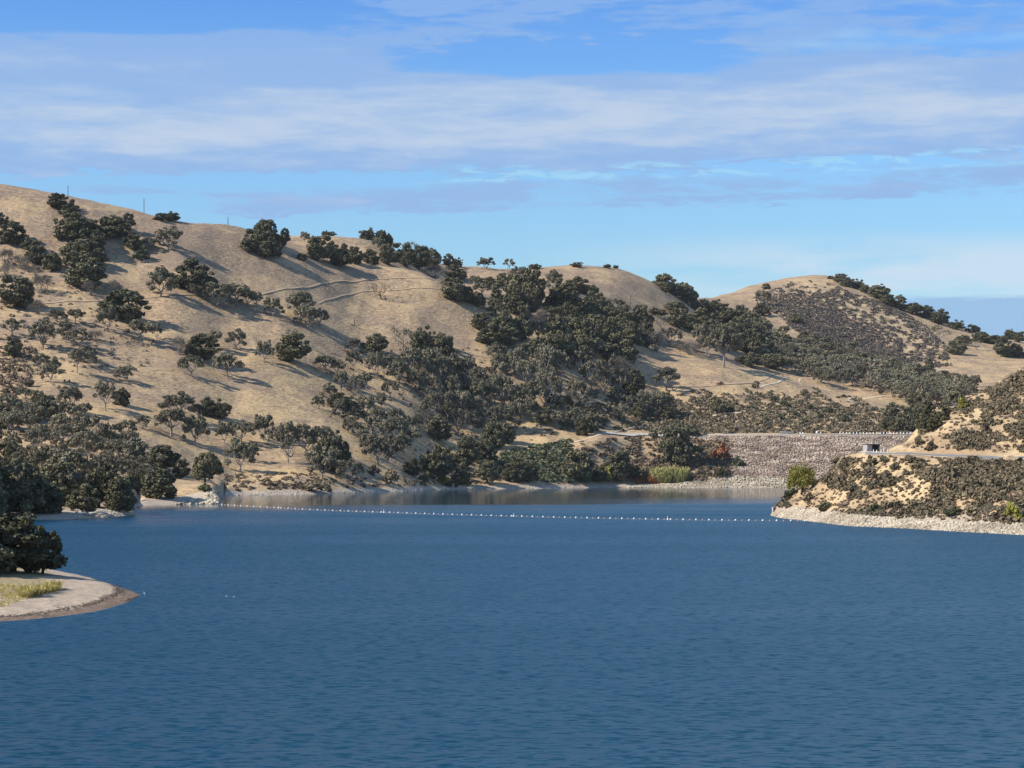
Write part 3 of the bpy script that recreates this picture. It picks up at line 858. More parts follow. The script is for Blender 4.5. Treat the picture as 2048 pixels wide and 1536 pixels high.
def proto_live(seed, wid=0.62, low=0.05, n=74, leaf=0.024, per=95, lobes=None):
    """evergreen oak: heavy dome of leaf clumps nearly down to the ground; unit height"""
    rng = np.random.default_rng(seed)
    cen, rad = [], []
    lob = []
    for k in range(rng.integers(3, 6)):
        a = rng.uniform(0, 2 * pi)
        q = rng.uniform(.05, .42) * wid
        lob.append((cos(a) * q, sin(a) * q, rng.uniform(.66, 1.0) if k else 1.0, rng.uniform(.50, .72) * wid))
    while len(cen) < n:
        k = lob[rng.integers(len(lob))]
        d = rng.normal(size=3)
        d /= np.linalg.norm(d)
        d[2] = d[2] * (0.55 if d[2] < 0 else 1)
        s = rng.uniform(0.70, 1.0)
        z0 = k[2] * .44
        c = np.array([k[0] + d[0] * k[3] * s, k[1] + d[1] * k[3] * s, z0 + d[2] * (k[2] - z0 - 0.07) * s])
        c[2] = max(c[2], low + .05 + rng.random() * .06)
        cen.append(c)
        rad.append(rng.uniform(0.055, 0.135))
    for _ in range(12):
        a = rng.uniform(0, 2 * pi)
        q = rng.uniform(.1, .85) * wid
        cen.append(np.array([cos(a) * q * .8, sin(a) * q * .8, low + rng.uniform(.06, .30)]))
        rad.append(rng.uniform(.10, .17))
    crown = spray_mesh("crown", cen, rad, per, leaf, M['oak'], rng, 0.8, 0.95, 0.8)
    T = Tubes()
    lean = rng.uniform(-.05, .05, 2)
    fork = np.array([lean[0], lean[1], rng.uniform(.13, .2)])
    T.limb((0, 0, -.05), fork, .042, .034, rng, .03)
    for i in rng.choice(len(cen), 8, replace=False):
        T.limb(fork, cen[i], .024, .007, rng, .12, 6, .08)
    return crown, T.mesh("trunk", M['bark'])


def proto_open(seed, n=24, spread=0.56, fork_h=0.30, leaf=0.024, per=88, mat='open', lo=0.36, dead=0.0, flat=0.72):
    """deciduous oak: clear trunk, crooked limbs, flat leaf tiers with sky and grass between"""
    rng = np.random.default_rng(seed)
    T = Tubes()
    lean = rng.uniform(-.07, .07, 2)
    fork = np.array([lean[0], lean[1], fork_h * rng.uniform(.85, 1.15)])
    T.limb((0, 0, -.06), fork, .036, .028, rng, .05)
    cen, rad = [], []
    nl = rng.integers(4, 7)
    a0 = rng.uniform(0, 2 * pi)
    for i in range(nl):
        a = a0 + i * 2 * pi / nl + rng.uniform(-.4, .4)
        e = rng.uniform(.45, .8)
        elbow = fork + np.array([cos(a) * spread * .5, sin(a) * spread * .5, rng.uniform(.15, .36)])
        T.limb(fork, elbow, .021, .013, rng, .13)
        for j in range(max(2, n // nl)):
            b = a + rng.uniform(-.8, .8)
            rr = spread * rng.uniform(.35, 1.0)
            zt = lo + (0.93 - lo) * (1 - (rr / spread) ** 2 * rng.uniform(.35, 1.0)) * rng.uniform(.78, 1.0)
            tip = np.array([fork[0] + cos(b) * rr, fork[1] + sin(b) * rr, zt])
            T.limb(elbow, tip, .010, .004, rng, .12, 5, .06)
            if rng.random() > dead:
                cen.append(tip)
                rad.append(rng.uniform(.085, .155))
                if rng.random() < .5:
                    cen.append(elbow + (tip - elbow) * rng.uniform(.4, .7) + rng.normal(size=3) * .03 + np.array([0, 0, .04]))
                    rad.append(rng.uniform(.07, .12))
    crown = spray_mesh("crown", cen, rad, per, leaf, M[mat], rng, flat, 1.0, 0.75, 0.15)
    return crown, T.mesh("trunk", M['barkp'])


def proto_bare(seed, n=30, spread=0.55):
    """leafless rounded tree: a haze of fine grey twigs over many stems"""
    rng = np.random.default_rng(seed)
    T = Tubes()
    cen = []
    for i in range(n):
        a = rng.uniform(0, 2 * pi)
        rr = spread * math.sqrt(rng.random()) * .85
        zt = .25 + .62 * (1 - (rr / spread) ** 2) * rng.uniform(.6, 1)
        tip = np.array([cos(a) * rr, sin(a) * rr, zt])
        if i < 14:
            T.limb((rng.uniform(-.03, .03), rng.uniform(-.03, .03), -.05), tip, .016, .004, rng, .10, 6, .05)
        cen.append(tip)
    V, TI = [], []
    for c in cen:
        k = 46
        d = rng.normal(size=(k, 3))
        d[:, 2] = np.abs(d[:, 2]) * .8 + .1
        d[:, :2] += c[:2] * 1.5
        d /= np.linalg.norm(d, axis=1, keepdims=True)
        st = c + rng.normal(size=(k, 3)) * .06
        L = rng.uniform(.05, .14, k)[:, None]
        side = np.cross(d, rng.normal(size=(k, 3)))
        side /= np.linalg.norm(side, axis=1, keepdims=True)
        w = .0062
        V.append(np.stack([st - side * w, st + side * w, st + d * L + side * w * .4, st + d * L - side * w * .4], axis=1).reshape(-1, 3))
        TI.append(np.repeat(rng.random(k), 4))
    V = np.concatenate(V)
    crown = mesh_from("crown", V, np.arange(len(V)).reshape(-1, 4), M['bare'], False, {'tint': np.concatenate(TI)})
    return crown, T.mesh("trunk", M['barkp'])


def proto_shrub(seed, mat='green', n=16, per=70, leaf=.05, wid=.55):
    rng = np.random.default_rng(seed)
    cen, rad = [], []
    for i in range(n):
        a = rng.uniform(0, 2 * pi)
        rr = wid * math.sqrt(rng.random())
        z = .12 + .62 * (1 - (rr / wid) ** 2) * rng.uniform(.35, 1)
        cen.append(np.array([cos(a) * rr, sin(a) * rr, z]))
        rad.append(rng.uniform(.15, .26))
    crown = spray_mesh("foliage", cen, rad, per, leaf, M[mat], rng, .9, .7, .75)
    T = Tubes()
    for i in range(5):
        T.limb((rng.uniform(-.05, .05), rng.uniform(-.05, .05), -.08), cen[i], .022, .008, rng, .1)
    return crown, T.mesh("stem", M['bark'])


def proto_willow(seed):
    rng = np.random.default_rng(seed)
    cen, rad = [], []
    for i in range(56):
        a = rng.uniform(0, 2 * pi)
        rr = .48 * math.sqrt(rng.random())
        z = .28 + .62 * math.sqrt(max(0, 1 - (rr / .52) ** 2)) * rng.uniform(.35, 1)
        cen.append(np.array([cos(a) * rr, sin(a) * rr, z]))
        rad.append(rng.uniform(.09, .16))
        if rr > .28:
            cen.append(np.array([cos(a) * rr * 1.05, sin(a) * rr * 1.05, z * .6]))
            rad.append(.09)
    crown = spray_mesh("crown", cen, rad, 90, .020, M['willow'], rng, 1.25, .9, .45)
    T = Tubes()
    for i in range(3):
        f = np.array([rng.uniform(-.08, .08), rng.uniform(-.08, .08), .25])
        T.limb((rng.uniform(-.03, .03), 0, -.05), f, .03, .02, rng, .05)
        for j in range(4):
            T.limb(f, cen[rng.integers(len(cen))], .014, .004, rng, .12)
    return crown, T.mesh("trunk", M['bark'])


def proto_conifer(seed):
    rng = np.random.default_rng(seed)
    cen, rad = [], []
    for k in range(9):
        z = .16 + .8 * k / 9
        w = .30 * (1 - z) ** .8 + .03
        for j in range(7):
            a = rng.uniform(0, 2 * pi)
            cen.append(np.array([cos(a) * w * rng.uniform(.4, 1), sin(a) * w * rng.uniform(.4, 1), z + rng.uniform(-.03, .03)]))
            rad.append(.07 + .05 * (1 - z))
    crown = spray_mesh("crown", cen, rad, 60, .022, M['oak'], rng, .6, .7, .6)
    T = Tubes()
    T.limb((0, 0, -.05), (0, 0, .95), .03, .005, rng, .01)
    return crown, T.mesh("trunk", M['bark'])


PROTO = {
    'L': [(proto_live(100 + i, w, lo), 2 * w + .1) for i, (w, lo) in enumerate([(.58, .02), (.66, .05), (.52, .00), (.74, .04), (.60, .09), (.50, .03), (.62, .06), (.56, .02), (.68, .03)])],
    'B': [(proto_open(200 + i, n, s, fh, lo=lo), 2 * s + .1) for i, (n, s, fh, lo) in enumerate([(28, .54, .20, .28), (34, .58, .15, .22), (24, .50, .27, .36), (32, .56, .14, .20), (28, .60, .20, .32), (36, .52, .17, .22), (24, .48, .23, .30), (30, .62, .17, .26), (26, .52, .25, .32), (32, .50, .15, .18)])],
    'G': [(proto_bare(300 + i, n, s), 2 * s + .08) for i, (n, s) in enumerate([(30, .55), (38, .62), (26, .50)])],
    'H': [(proto_open(350 + i, 20, .58, .26, per=22, dead=.35, lo=.36), 1.2) for i in range(2)],
    'D': [(proto_open(360, 24, .75, .16, per=10, leaf=.02, dead=.55, lo=.30), 1.5)],
    'S': [(proto_shrub(400 + i), 1.25) for i in range(3)],
    'W': [(proto_willow(500), 1.05)],
    'P': [(proto_conifer(600), .62)],
    'Y': [(proto_shrub(700, 'willow', 14, 80, .05), 1.25)],
    'R': [(proto_shrub(710, 'rust', 14, 60, .05), 1.25)],
    'K': [(proto_shrub(720, 'scrub', 14, 60, .06), 1.25), (proto_shrub(721, 'scrub', 14, 60, .06), 1.25)],
    'N': [(proto_live(800, .60, .03, 64, .016, 330), 1.3), (proto_live(801, .56, .05, 60, .016, 330), 1.22)],
}
def measured(pl):
    res = []
    for (crown, trunk), _ in pl:
        co = np.empty(len(crown.vertices) * 3, np.float32)
        crown.vertices.foreach_get('co', co)
        co = co.reshape(-1, 3)
        rad = np.percentile(np.hypot(co[:, 0], co[:, 1]), 96)
        res.append(((crown, trunk), 2 * rad, float(np.percentile(co[:, 2], 99.5))))
    return res


for (_c, _t), _w in PROTO['D']:
    _t.materials[0] = M['wood']
PROTO = {k: measured(v) for k, v in PROTO.items()}
KIND = {  # thing name, category, phrase
    'L': ('live_oak', 'tree', 'dark evergreen oak'),
    'B': ('open_oak', 'tree', 'grey-green open oak'),
    'G': ('bare_tree', 'tree', 'leafless grey tree'),
    'H': ('sparse_oak', 'tree', 'half-bare oak'),
    'D': ('dead_oak', 'tree', 'dead oak'),
    'S': ('shrub', 'shrub', 'green shrub'),
    'W': ('willow_tree', 'tree', 'yellow-green willow'),
    'P': ('conifer', 'tree', 'dark conifer'),
    'Y': ('willow_shrub', 'shrub', 'yellow-green shrub'),
    'R': ('rust_shrub', 'shrub', 'rust-red shrub'),
    'K': ('brush_shrub', 'shrub', 'dark brush shrub'),
    'N': ('shore_oak', 'tree', 'large dark oak'),
}
PARTNAME = {k: ('foliage', 'stem') if k in 'SYRK' else ('crown', 'trunk') for k in KIND}
TREES = []      # (kind, px, py, height px, width px, zone)
_zone_share = {}
TR = random.Random(3)


def Z(zone, ox, oy, s, share=False, **lists):
    """trees of one place; positions are read off enlarged views of the photo (origin ox, oy, scale s)"""
    _zone_share[zone] = share
    for k, lst in lists.items():
        for e in lst:
            x, y, h = e[:3]
            w = e[3] if len(e) > 3 else None
            px, py, hh = ox + x / s, oy + y / s, h / s
            w = w / s if w else None
            if share:              # packed crowns: only their upper half shows, the stem stands lower down the slope
                py, hh = py + .22 * hh, hh * 1.5
                w = w and w * 1.1
            TREES.append([k, px, py, hh, w, zone])


# upper left of the long hill
Z("in the clump at the upper left edge", 0, 340, 4, L=[(12, 440, 85), (100, 590, 150, 215), (245, 645, 90, 140), (285, 760, 130, 150), (410, 800, 120, 140)], G=[(60, 760, 110, 190), (60, 860, 100), (190, 800, 100), (280, 850, 80)])
Z("in the dark ravine grove under the ridge poles", 0, 340, 4, L=[(500, 318, 108, 190), (565, 380, 95, 150), (580, 555, 185, 320), (760, 540, 120, 150), (740, 670, 160, 210), (625, 785, 185, 220), (770, 770, 120, 140), (680, 935, 195, 270), (900, 535, 140, 240), (1015, 480, 110, 120), (1080, 635, 115, 150)], S=[(1130, 720, 95, 120)], B=[(1200, 635, 80, 110)])
Z("alone on the slope beside the ravine grove", 0, 340, 4, B=[(1350, 635, 155, 215)])
Z("above the pale track on the left slope", 0, 340, 4, L=[(150, 1105, 205, 250)], G=[(330, 985, 125, 180), (730, 1005, 100, 150), (905, 995, 100, 140), (300, 1150, 90, 150)])
Z("round the big dome oak in mid slope", 0, 340, 4, B=[(1283, 1015, 200, 220), (1560, 1005, 80, 130), (1740, 1100, 165, 240), (1900, 1095, 160, 200), (1985, 1085, 120, 130)], L=[(1540, 965, 215, 310), (1670, 965, 90, 110)])
Z("below the pale track, throwing a long shadow", 0, 340, 4, L=[(985, 1195, 195, 320)], B=[(865, 1285, 160, 170)])
Z("in the scatter under the pale track", 0, 340, 4, B=[(1130, 1393, 160, 230), (1250, 1355, 110, 90), (460, 1235, 100, 150), (600, 1225, 95, 130), (350, 1425, 200, 190), (520, 1380, 130, 150), (640, 1435, 150, 200), (90, 1335, 125, 160), (700, 1535, 110, 150), (600, 1530, 70, 100)], G=[(440, 1190, 70, 120), (760, 1370, 80, 130), (330, 1300, 80, 130)], L=[(110, 1500, 135, 130)])
Z("in the row of small oaks at left centre", 0, 340, 4, B=[(1720, 1425, 125, 120), (1890, 1435, 140, 150)], L=[(1610, 1515, 165, 230)], G=[(1430, 1475, 130, 140)])
Z("behind the ridge by the second pole", 0, 340, 4, L=[(1270, 398, 45, 90), (1345, 405, 62, 110), (1405, 412, 58, 80)])
# skyline grove
Z("in the tall grove where the two ridges meet", 512, 340, 4, L=[(85, 590, 160, 190), (10, 660, 150, 170), (70, 695, 170, 200), (212, 605, 115, 100), (150, 690, 100, 110), (-55, 655, 90, 120)])
Z("on the bare hump of the skyline", 512, 340, 4, B=[(385, 578, 72, 80)], L=[(560, 524, 38, 60), (610, 524, 32, 75)])
Z("in the long dark row under the skyline hump", 512, 340, 4, L=[(500, 722, 165, 190), (610, 705, 115, 120), (702, 665, 65, 65), (675, 775, 115, 160), (810, 755, 115, 130), (930, 755, 100, 140), (370, 718, 45, 70)])
Z("on the shoulder round the fourth pole", 512, 340, 4, L=[(890, 560, 80, 120), (1010, 575, 95, 100), (1055, 610, 85, 70), (1062, 755, 140, 160), (1200, 775, 155, 150), (1305, 805, 160, 180), (1400, 765, 120, 120), (1460, 725, 72, 70), (1540, 765, 80, 90), (1612, 775, 62, 90)], B=[(970, 645, 90, 110)], H=[(1190, 655, 82, 190)])
Z("at the top of the diagonal grove", 512, 340, 4, L=[(1610, 875, 95, 170), (1585, 1045, 155, 160), (1680, 1065, 110, 140), (1765, 1085, 95, 120), (1840, 935, 65, 130), (1960, 935, 90, 130)], G=[(1430, 865, 95, 210), (1540, 935, 65, 130)], B=[(1755, 935, 75, 120), (1800, 1015, 90, 130)])
Z("standing clear on the far skyline", 512, 340, 4, B=[(1845, 795, 80, 135), (2030, 785, 70, 90)])
Z("in the open bowl", 512, 340, 4, D=[(1005, 1035, 120, 215)])
Z("clustered on the lower bowl", 512, 340, 4, B=[(350, 1195, 185, 210), (425, 1262, 165, 210), (505, 1255, 120, 130), (140, 1172, 130, 160), (5, 1088, 95, 100)])
Z("below the cluster in the bowl", 512, 340, 4, L=[(275, 1535, 185, 240)], H=[(300, 1375, 90, 140)], B=[(65, 1545, 155, 140)])
Z("on the lip above the central wood", 512, 340, 4, B=[(780, 1475, 105, 130), (1490, 1435, 112, 160)], L=[(935, 1455, 125, 205), (1340, 1455, 175, 190), (1510, 1505, 110, 130)], H=[(1180, 1455, 170, 200)])
Z("along the upper edge of the central wood", 512, 340, 4, L=[(1815, 1275, 115, 190), (1860, 1395, 140, 190), (1965, 1340, 180, 170), (2005, 1405, 130, 160)], P=[(1920, 1165, 220, 130)], B=[(1925, 1535, 130, 160)])
# the diagonal wood between bowl and far hill
Z("on the rounded far hilltop", 1024, 340, 4, L=[(190, 792, 36, 120), (515, 776, 32, 95), (760, 783, 26, 75), (830, 787, 20, 75)])
Z("in a pair on the far hill's face", 1024, 340, 4, L=[(505, 978, 100, 190), (632, 1003, 72, 115)], S=[(480, 1008, 35, 60)])
Z("on the upper rim of the diagonal wood", 1024, 340, 4, B=[(60, 885, 95, 130), (140, 895, 45, 90), (330, 975, 145, 145), (815, 1125, 80, 160)])
Z("in the dense diagonal wood down the ravine", 1024, 340, 4, True,
  L=[(50, 1015, 115, 160), (200, 1065, 165, 190), (400, 1105, 130, 220), (590, 1140, 105, 200), (690, 1110, 80, 140), (20, 1120, 110, 150), (130, 1145, 90, 140), (320, 1235, 90, 150), (420, 1190, 85, 140), (520, 1250, 95, 160), (640, 1190, 85, 150), (765, 1230, 85, 150), (660, 1270, 75, 140), (905, 1220, 85, 140), (1040, 1295, 135, 170),
     (800, 1415, 150, 220), (600, 1395, 135, 180), (405, 1375, 135, 160), (75, 1335, 160, 170), (260, 1450, 90, 160), (400, 1490, 110, 170), (545, 1460, 90, 160), (860, 1535, 135, 270), (955, 1390, 110, 150), (730, 1335, 85, 150), (185, 1480, 80, 140), (300, 1330, 90, 150), (500, 1330, 90, 150), (880, 1310, 90, 150), (1080, 1390, 110, 150)],
  B=[(205, 1360, 95, 150), (500, 1540, 90, 150), (105, 1530, 90, 150), (300, 1550, 90, 140), (680, 1490, 90, 140)], G=[(240, 1240, 85, 130), (1040, 1350, 80, 130), (980, 1535, 70, 90), (1150, 1430, 100, 160), (440, 1270, 70, 120)])
Z("against the edge of the far hill", 1024, 340, 4, L=[(1220, 955, 105, 160), (1300, 925, 65, 80), (1310, 1010, 95, 150), (1375, 1010, 95, 130), (1400, 1060, 105, 130), (1460, 1035, 55, 60), (1225, 985, 60, 80)])
Z("on the low shoulder under the far hill", 1024, 340, 4, L=[(1135, 1155, 45, 90), (1195, 1172, 45, 90), (1310, 1155, 85, 165), (1330, 1258, 120, 200)], H=[(1190, 1265, 95, 130)])
Z("in the saddle under the cone hill", 1024, 340, 4, L=[(1490, 1135, 85, 110), (1550, 1155, 100, 85), (1650, 1205, 135, 160), (1840, 1195, 75, 110), (1950, 1228, 68, 120), (2000, 1165, 80, 125), (2035, 955, 40, 60)], B=[(2000, 1085, 105, 130)])
Z("at the foot of the saddle", 1024, 340, 4, True, L=[(1520, 1288, 110, 225), (1770, 1298, 125, 230), (1620, 1365, 110, 170), (1730, 1425, 130, 180), (1830, 1395, 115, 170), (1900, 1445, 110, 160), (1950, 1405, 105, 150), (2010, 1495, 120, 180), (1900, 1300, 100, 160)], B=[(1510, 1375, 95, 120), (1690, 1538, 180, 220), (1990, 1335, 100, 150), (1560, 1460, 90, 150)])
Z("on the grassy gap above the spur", 1024, 340, 4, B=[(1260, 1415, 130, 190)], G=[(1420, 1475, 90, 170), (1345, 1440, 70, 120)])
# cone-shaped hill
Z("down the skyline of the cone hill", 1536, 340, 4, L=[(500, 872, 22, 45), (580, 905, 66, 130), (645, 935, 62, 110), (712, 955, 66, 95), (780, 985, 55, 80), (885, 1030, 95, 155), (960, 1085, 72, 120), (1050, 1115, 65, 110), (1160, 1155, 75, 130), (1270, 1185, 85, 150), (1345, 1225, 62, 110), (1390, 1235, 100, 120), (1500, 1275, 62, 120), (1630, 1308, 58, 110), (1700, 1375, 68, 120), (1800, 1395, 58, 110)], B=[(1062, 1065, 58, 100)])
Z("low on the cone hill's right flank", 1536, 340, 4, L=[(1905, 1498, 140, 160), (1560, 1395, 62, 120), (1510, 1475, 95, 160), (1990, 1500, 90, 120)], H=[(1330, 1395, 130, 230), (1660, 1440, 70, 110)])
Z("on the farthest skyline at the right edge", 1536, 340, 4, L=[(1930, 1355, 68, 85), (2012, 1380, 70, 95)])
Z("in the scrub of the cone hill", 1536, 340, 4, L=[(220, 1226, 68, 105)])
# wood in the valley behind the spur
Z("in the valley wood under the cone hill", 1472, 620, 8, True,
  L=[(90, 160, 150, 200), (300, 215, 135, 210), (100, 490, 250, 240), (760, 630, 155, 270), (1100, 620, 130, 240), (1280, 580, 110, 220), (200, 650, 160, 220), (380, 690, 155, 220), (1960, 870, 110, 200), (1600, 640, 90, 180), (1750, 800, 110, 200), (1450, 560, 80, 180), (1060, 480, 90, 150)],
  B=[(450, 430, 165, 240), (780, 430, 115, 170), (560, 700, 125, 200), (700, 770, 140, 220), (850, 750, 140, 210), (1000, 770, 130, 210), (1180, 710, 110, 190), (1350, 730, 125, 210), (1500, 700, 115, 200), (1330, 940, 145, 220), (1450, 1030, 145, 220), (1680, 970, 145, 220), (1800, 940, 130, 300), (1720, 1190, 155, 230), (1980, 1110, 155, 230), (1620, 810, 115, 200), (1850, 720, 145, 220), (1560, 900, 120, 200)], G=[(300, 510, 190, 220)])
Z("along the back of the grassy spur", 1472, 620, 8, L=[(200, 892, 175, 400), (620, 935, 200, 430)], B=[(960, 990, 200, 300), (1150, 1070, 200, 260), (1300, 1160, 200, 240), (1510, 1225, 215, 280), (1880, 1210, 240, 330)], D=[(775, 1135, 115, 130)])
Z("in the valley wood behind the dam", 1728, 680, 8, True,
  B=[(50, 410, 130, 220), (650, 570, 125, 220), (260, 710, 155, 390), (600, 810, 170, 310), (900, 610, 120, 310), (1000, 730, 115, 230), (850, 770, 115, 220), (1150, 770, 125, 240), (1300, 710, 105, 220), (1450, 690, 105, 220), (1550, 730, 115, 220), (1650, 770, 125, 220), (1300, 830, 125, 220), (1450, 840, 115, 220), (1600, 860, 115, 220), (1790, 740, 115, 200), (760, 910, 145, 240), (950, 1010, 175, 240), (1250, 970, 145, 230), (1460, 1070, 195, 230), (1500, 970, 125, 220), (1180, 930, 125, 220), (680, 970, 125, 200), (1680, 900, 120, 200), (420, 830, 120, 200), (1380, 920, 130, 210)],
  L=[(350, 510, 125, 470), (1700, 830, 100, 180), (1020, 1000, 120, 180)])
Z("in front of the valley wood by the pale trail", 1728, 680, 8, L=[(800, 1040, 200, 200), (280, 870, 95, 85), (1280, 605, 95, 190)], B=[(1110, 1085, 235, 220), (1315, 1050, 185, 190)], P=[(1050, 530, 200, 170)])
Z("in the green hollow above the dam crest", 1728, 680, 8, True, L=[(460, 1210, 135, 210), (640, 1275, 140, 200), (780, 1215, 125, 180), (890, 1265, 155, 200), (1085, 1310, 205, 220), (1250, 1270, 150, 180), (360, 1410, 120, 240), (545, 1440, 155, 220), (790, 1440, 100, 180), (1030, 1440, 120, 160), (700, 1350, 110, 180), (950, 1410, 140, 200), (1150, 1370, 120, 180)])
Z("bright green at the headland's edge", 1728, 680, 8, Y=[(1560, 1095, 150, 210)])
Z("in the valley wood under the cone hill", 0, 0, 1, True, B=[(1600, 712, 16, 30), (1625, 722, 16, 30), (1655, 728, 16, 30), (1690, 735, 16, 32), (1715, 745, 16, 30), (1640, 742, 17, 30), (1580, 722, 16, 30), (1560, 714, 16, 28), (1540, 704, 15, 28), (1520, 700, 15, 28), (1670, 752, 16, 30), (1700, 762, 16, 30), (1640, 762, 18, 30)], L=[(1500, 690, 18, 28), (1530, 690, 16, 28), (1610, 698, 15, 26), (1690, 718, 15, 28)])
# lower left: point with the cove
Z("on the lower left slope", 0, 690, 4, B=[(330, 215, 125, 130), (400, 305, 170, 155), (615, 225, 170, 130), (700, 165, 105, 130), (1000, 295, 105, 145), (850, 525, 205, 210), (200, 445, 90, 150)], L=[(972, 485, 115, 110), (312, 495, 110, 130)], K=[(90, 385, 55, 110), (230, 330, 45, 90)])
Z("in the mid slope stand by the golden ravine", 0, 690, 4, B=[(1535, 255, 150, 185), (1830, 265, 170, 220), (1015, 765, 140, 165), (1150, 675, 95, 120), (1370, 735, 185, 250), (1420, 575, 170, 260), (1590, 605, 115, 140), (1550, 795, 200, 190), (1800, 795, 155, 140), (1925, 775, 140, 190), (1920, 1005, 215, 220), (2010, 940, 130, 120)], L=[(1765, 585, 130, 165), (1640, 565, 120, 130)])
Z("in the wood above the left cove", 0, 690, 4, True, B=[(560, 525, 125, 165), (470, 590, 95, 150), (600, 595, 85, 150), (690, 565, 65, 90), (50, 570, 115, 170), (150, 590, 105, 170), (300, 645, 125, 210), (100, 705, 105, 180), (240, 690, 85, 150), (490, 705, 105, 160), (510, 775, 90, 150), (720, 725, 105, 160), (300, 830, 105, 170), (400, 810, 75, 140), (640, 700, 100, 150), (200, 590, 90, 150), (870, 865, 155, 180), (1030, 885, 125, 180), (1085, 965, 145, 200), (920, 1030, 95, 160), (960, 880, 120, 170)], L=[(380, 560, 100, 150), (20, 640, 110, 160)])
Z("at the front of the left cove wood", 0, 690, 4, B=[(700, 930, 205, 250), (312, 1075, 225, 230), (532, 1195, 305, 330)], L=[(75, 905, 140, 170), (90, 1045, 130, 190), (180, 970, 90, 130), (1310, 985, 150, 260), (1440, 1065, 125, 140), (1645, 1095, 195, 220), (1105, 1195, 165, 150), (1275, 1225, 195, 230), (850, 1010, 105, 160), (765, 1065, 105, 160), (620, 1165, 135, 190), (690, 1120, 100, 160), (850, 1240, 120, 130), (950, 1285, 175, 170), (1015, 1265, 150, 120)], S=[(1640, 1165, 52, 110)])
Z("in deep shade along the left cove", 0, 0, 1, True, L=[(10, 1018, 50, 74), (48, 1014, 60, 82), (90, 1019, 32, 60), (165, 1016, 30, 52), (236, 1014, 38, 52), (254, 1017, 26, 34), (108, 1000, 46, 84), (200, 1004, 50, 74), (70, 998, 44, 70), (20, 998, 46, 70)])
Z("at the water's edge under the shaded cove wood", 0, 0, 1, B=[(128, 1012, 62, 84), (182, 1013, 44, 54), (222, 1012, 42, 48)])
# lower middle: far shore
Z("on the bank behind the middle shore", 512, 690, 4, B=[(60, 765, 175, 180), (95, 805, 115, 110), (262, 945, 280, 180), (400, 880, 210, 220), (525, 845, 165, 190), (525, 1060, 215, 260), (742, 1105, 165, 200), (230, 760, 110, 150)], L=[(615, 1010, 260, 220), (690, 970, 155, 150), (590, 900, 150, 170)], K=[(440, 1165, 70, 180), (560, 1172, 60, 110), (100, 1120, 45, 110)])
Z("at the left side of the central wood", 512, 690, 4, B=[(553, 215, 105, 170), (650, 245, 115, 150), (780, 205, 130, 140), (685, 405, 165, 110), (590, 425, 105, 130), (508, 515, 90, 105), (680, 585, 130, 110), (870, 565, 135, 160), (800, 395, 135, 100), (885, 365, 125, 90), (1075, 425, 125, 120), (1008, 500, 100, 90), (780, 625, 105, 190), (732, 695, 90, 90)], L=[(640, 505, 100, 150), (745, 525, 90, 220)])
Z("in the middle of the central wood", 512, 690, 4, True, B=[(960, 245, 125, 150), (1045, 210, 85, 130), (1140, 295, 125, 150), (1232, 250, 145, 150), (1330, 275, 155, 150), (1420, 255, 145, 150), (1485, 335, 165, 160), (1700, 255, 90, 130), (1400, 425, 125, 150), (1560, 445, 135, 160), (1650, 405, 115, 150), (1745, 435, 115, 150), (1810, 495, 145, 160), (1905, 445, 145, 160), (1985, 485, 155, 150), (1420, 585, 135, 130), (1540, 565, 125, 150), (1650, 575, 135, 150), (1755, 595, 115, 150), (1620, 705, 125, 150), (1730, 705, 115, 150), (1855, 655, 125, 150), (1975, 655, 115, 150), (1300, 160, 80, 140), (1400, 150, 90, 140), (1800, 350, 110, 150), (1950, 300, 110, 150)], L=[(1512, 135, 125, 150)])
Z("standing clear within the central wood", 512, 690, 4, B=[(1605, 255, 155, 270), (1310, 675, 105, 120)], L=[(1462, 755, 165, 215)])
Z("in the lower part of the central wood", 512, 690, 4, True, B=[(960, 610, 70, 130), (985, 645, 90, 110), (1130, 660, 100, 130), (930, 750, 120, 170), (1090, 785, 135, 210), (1230, 805, 95, 150), (900, 855, 95, 150), (985, 935, 135, 190), (1100, 885, 105, 160), (1185, 845, 75, 130)], K=[(940, 1030, 45, 110), (1080, 1090, 65, 100)])
Z("along the dark belt by the middle shore", 512, 690, 4, L=[(1242, 1045, 115, 140), (1425, 1085, 235, 230), (1640, 985, 205, 230), (1800, 955, 195, 220), (1560, 1005, 115, 160), (1900, 825, 195, 150), (2000, 785, 135, 160), (1650, 1115, 140, 140), (1845, 1105, 155, 180), (2012, 1085, 115, 130)], Y=[(1492, 1112, 75, 90)], S=[(1560, 1130, 55, 100), (1340, 1100, 60, 90)])
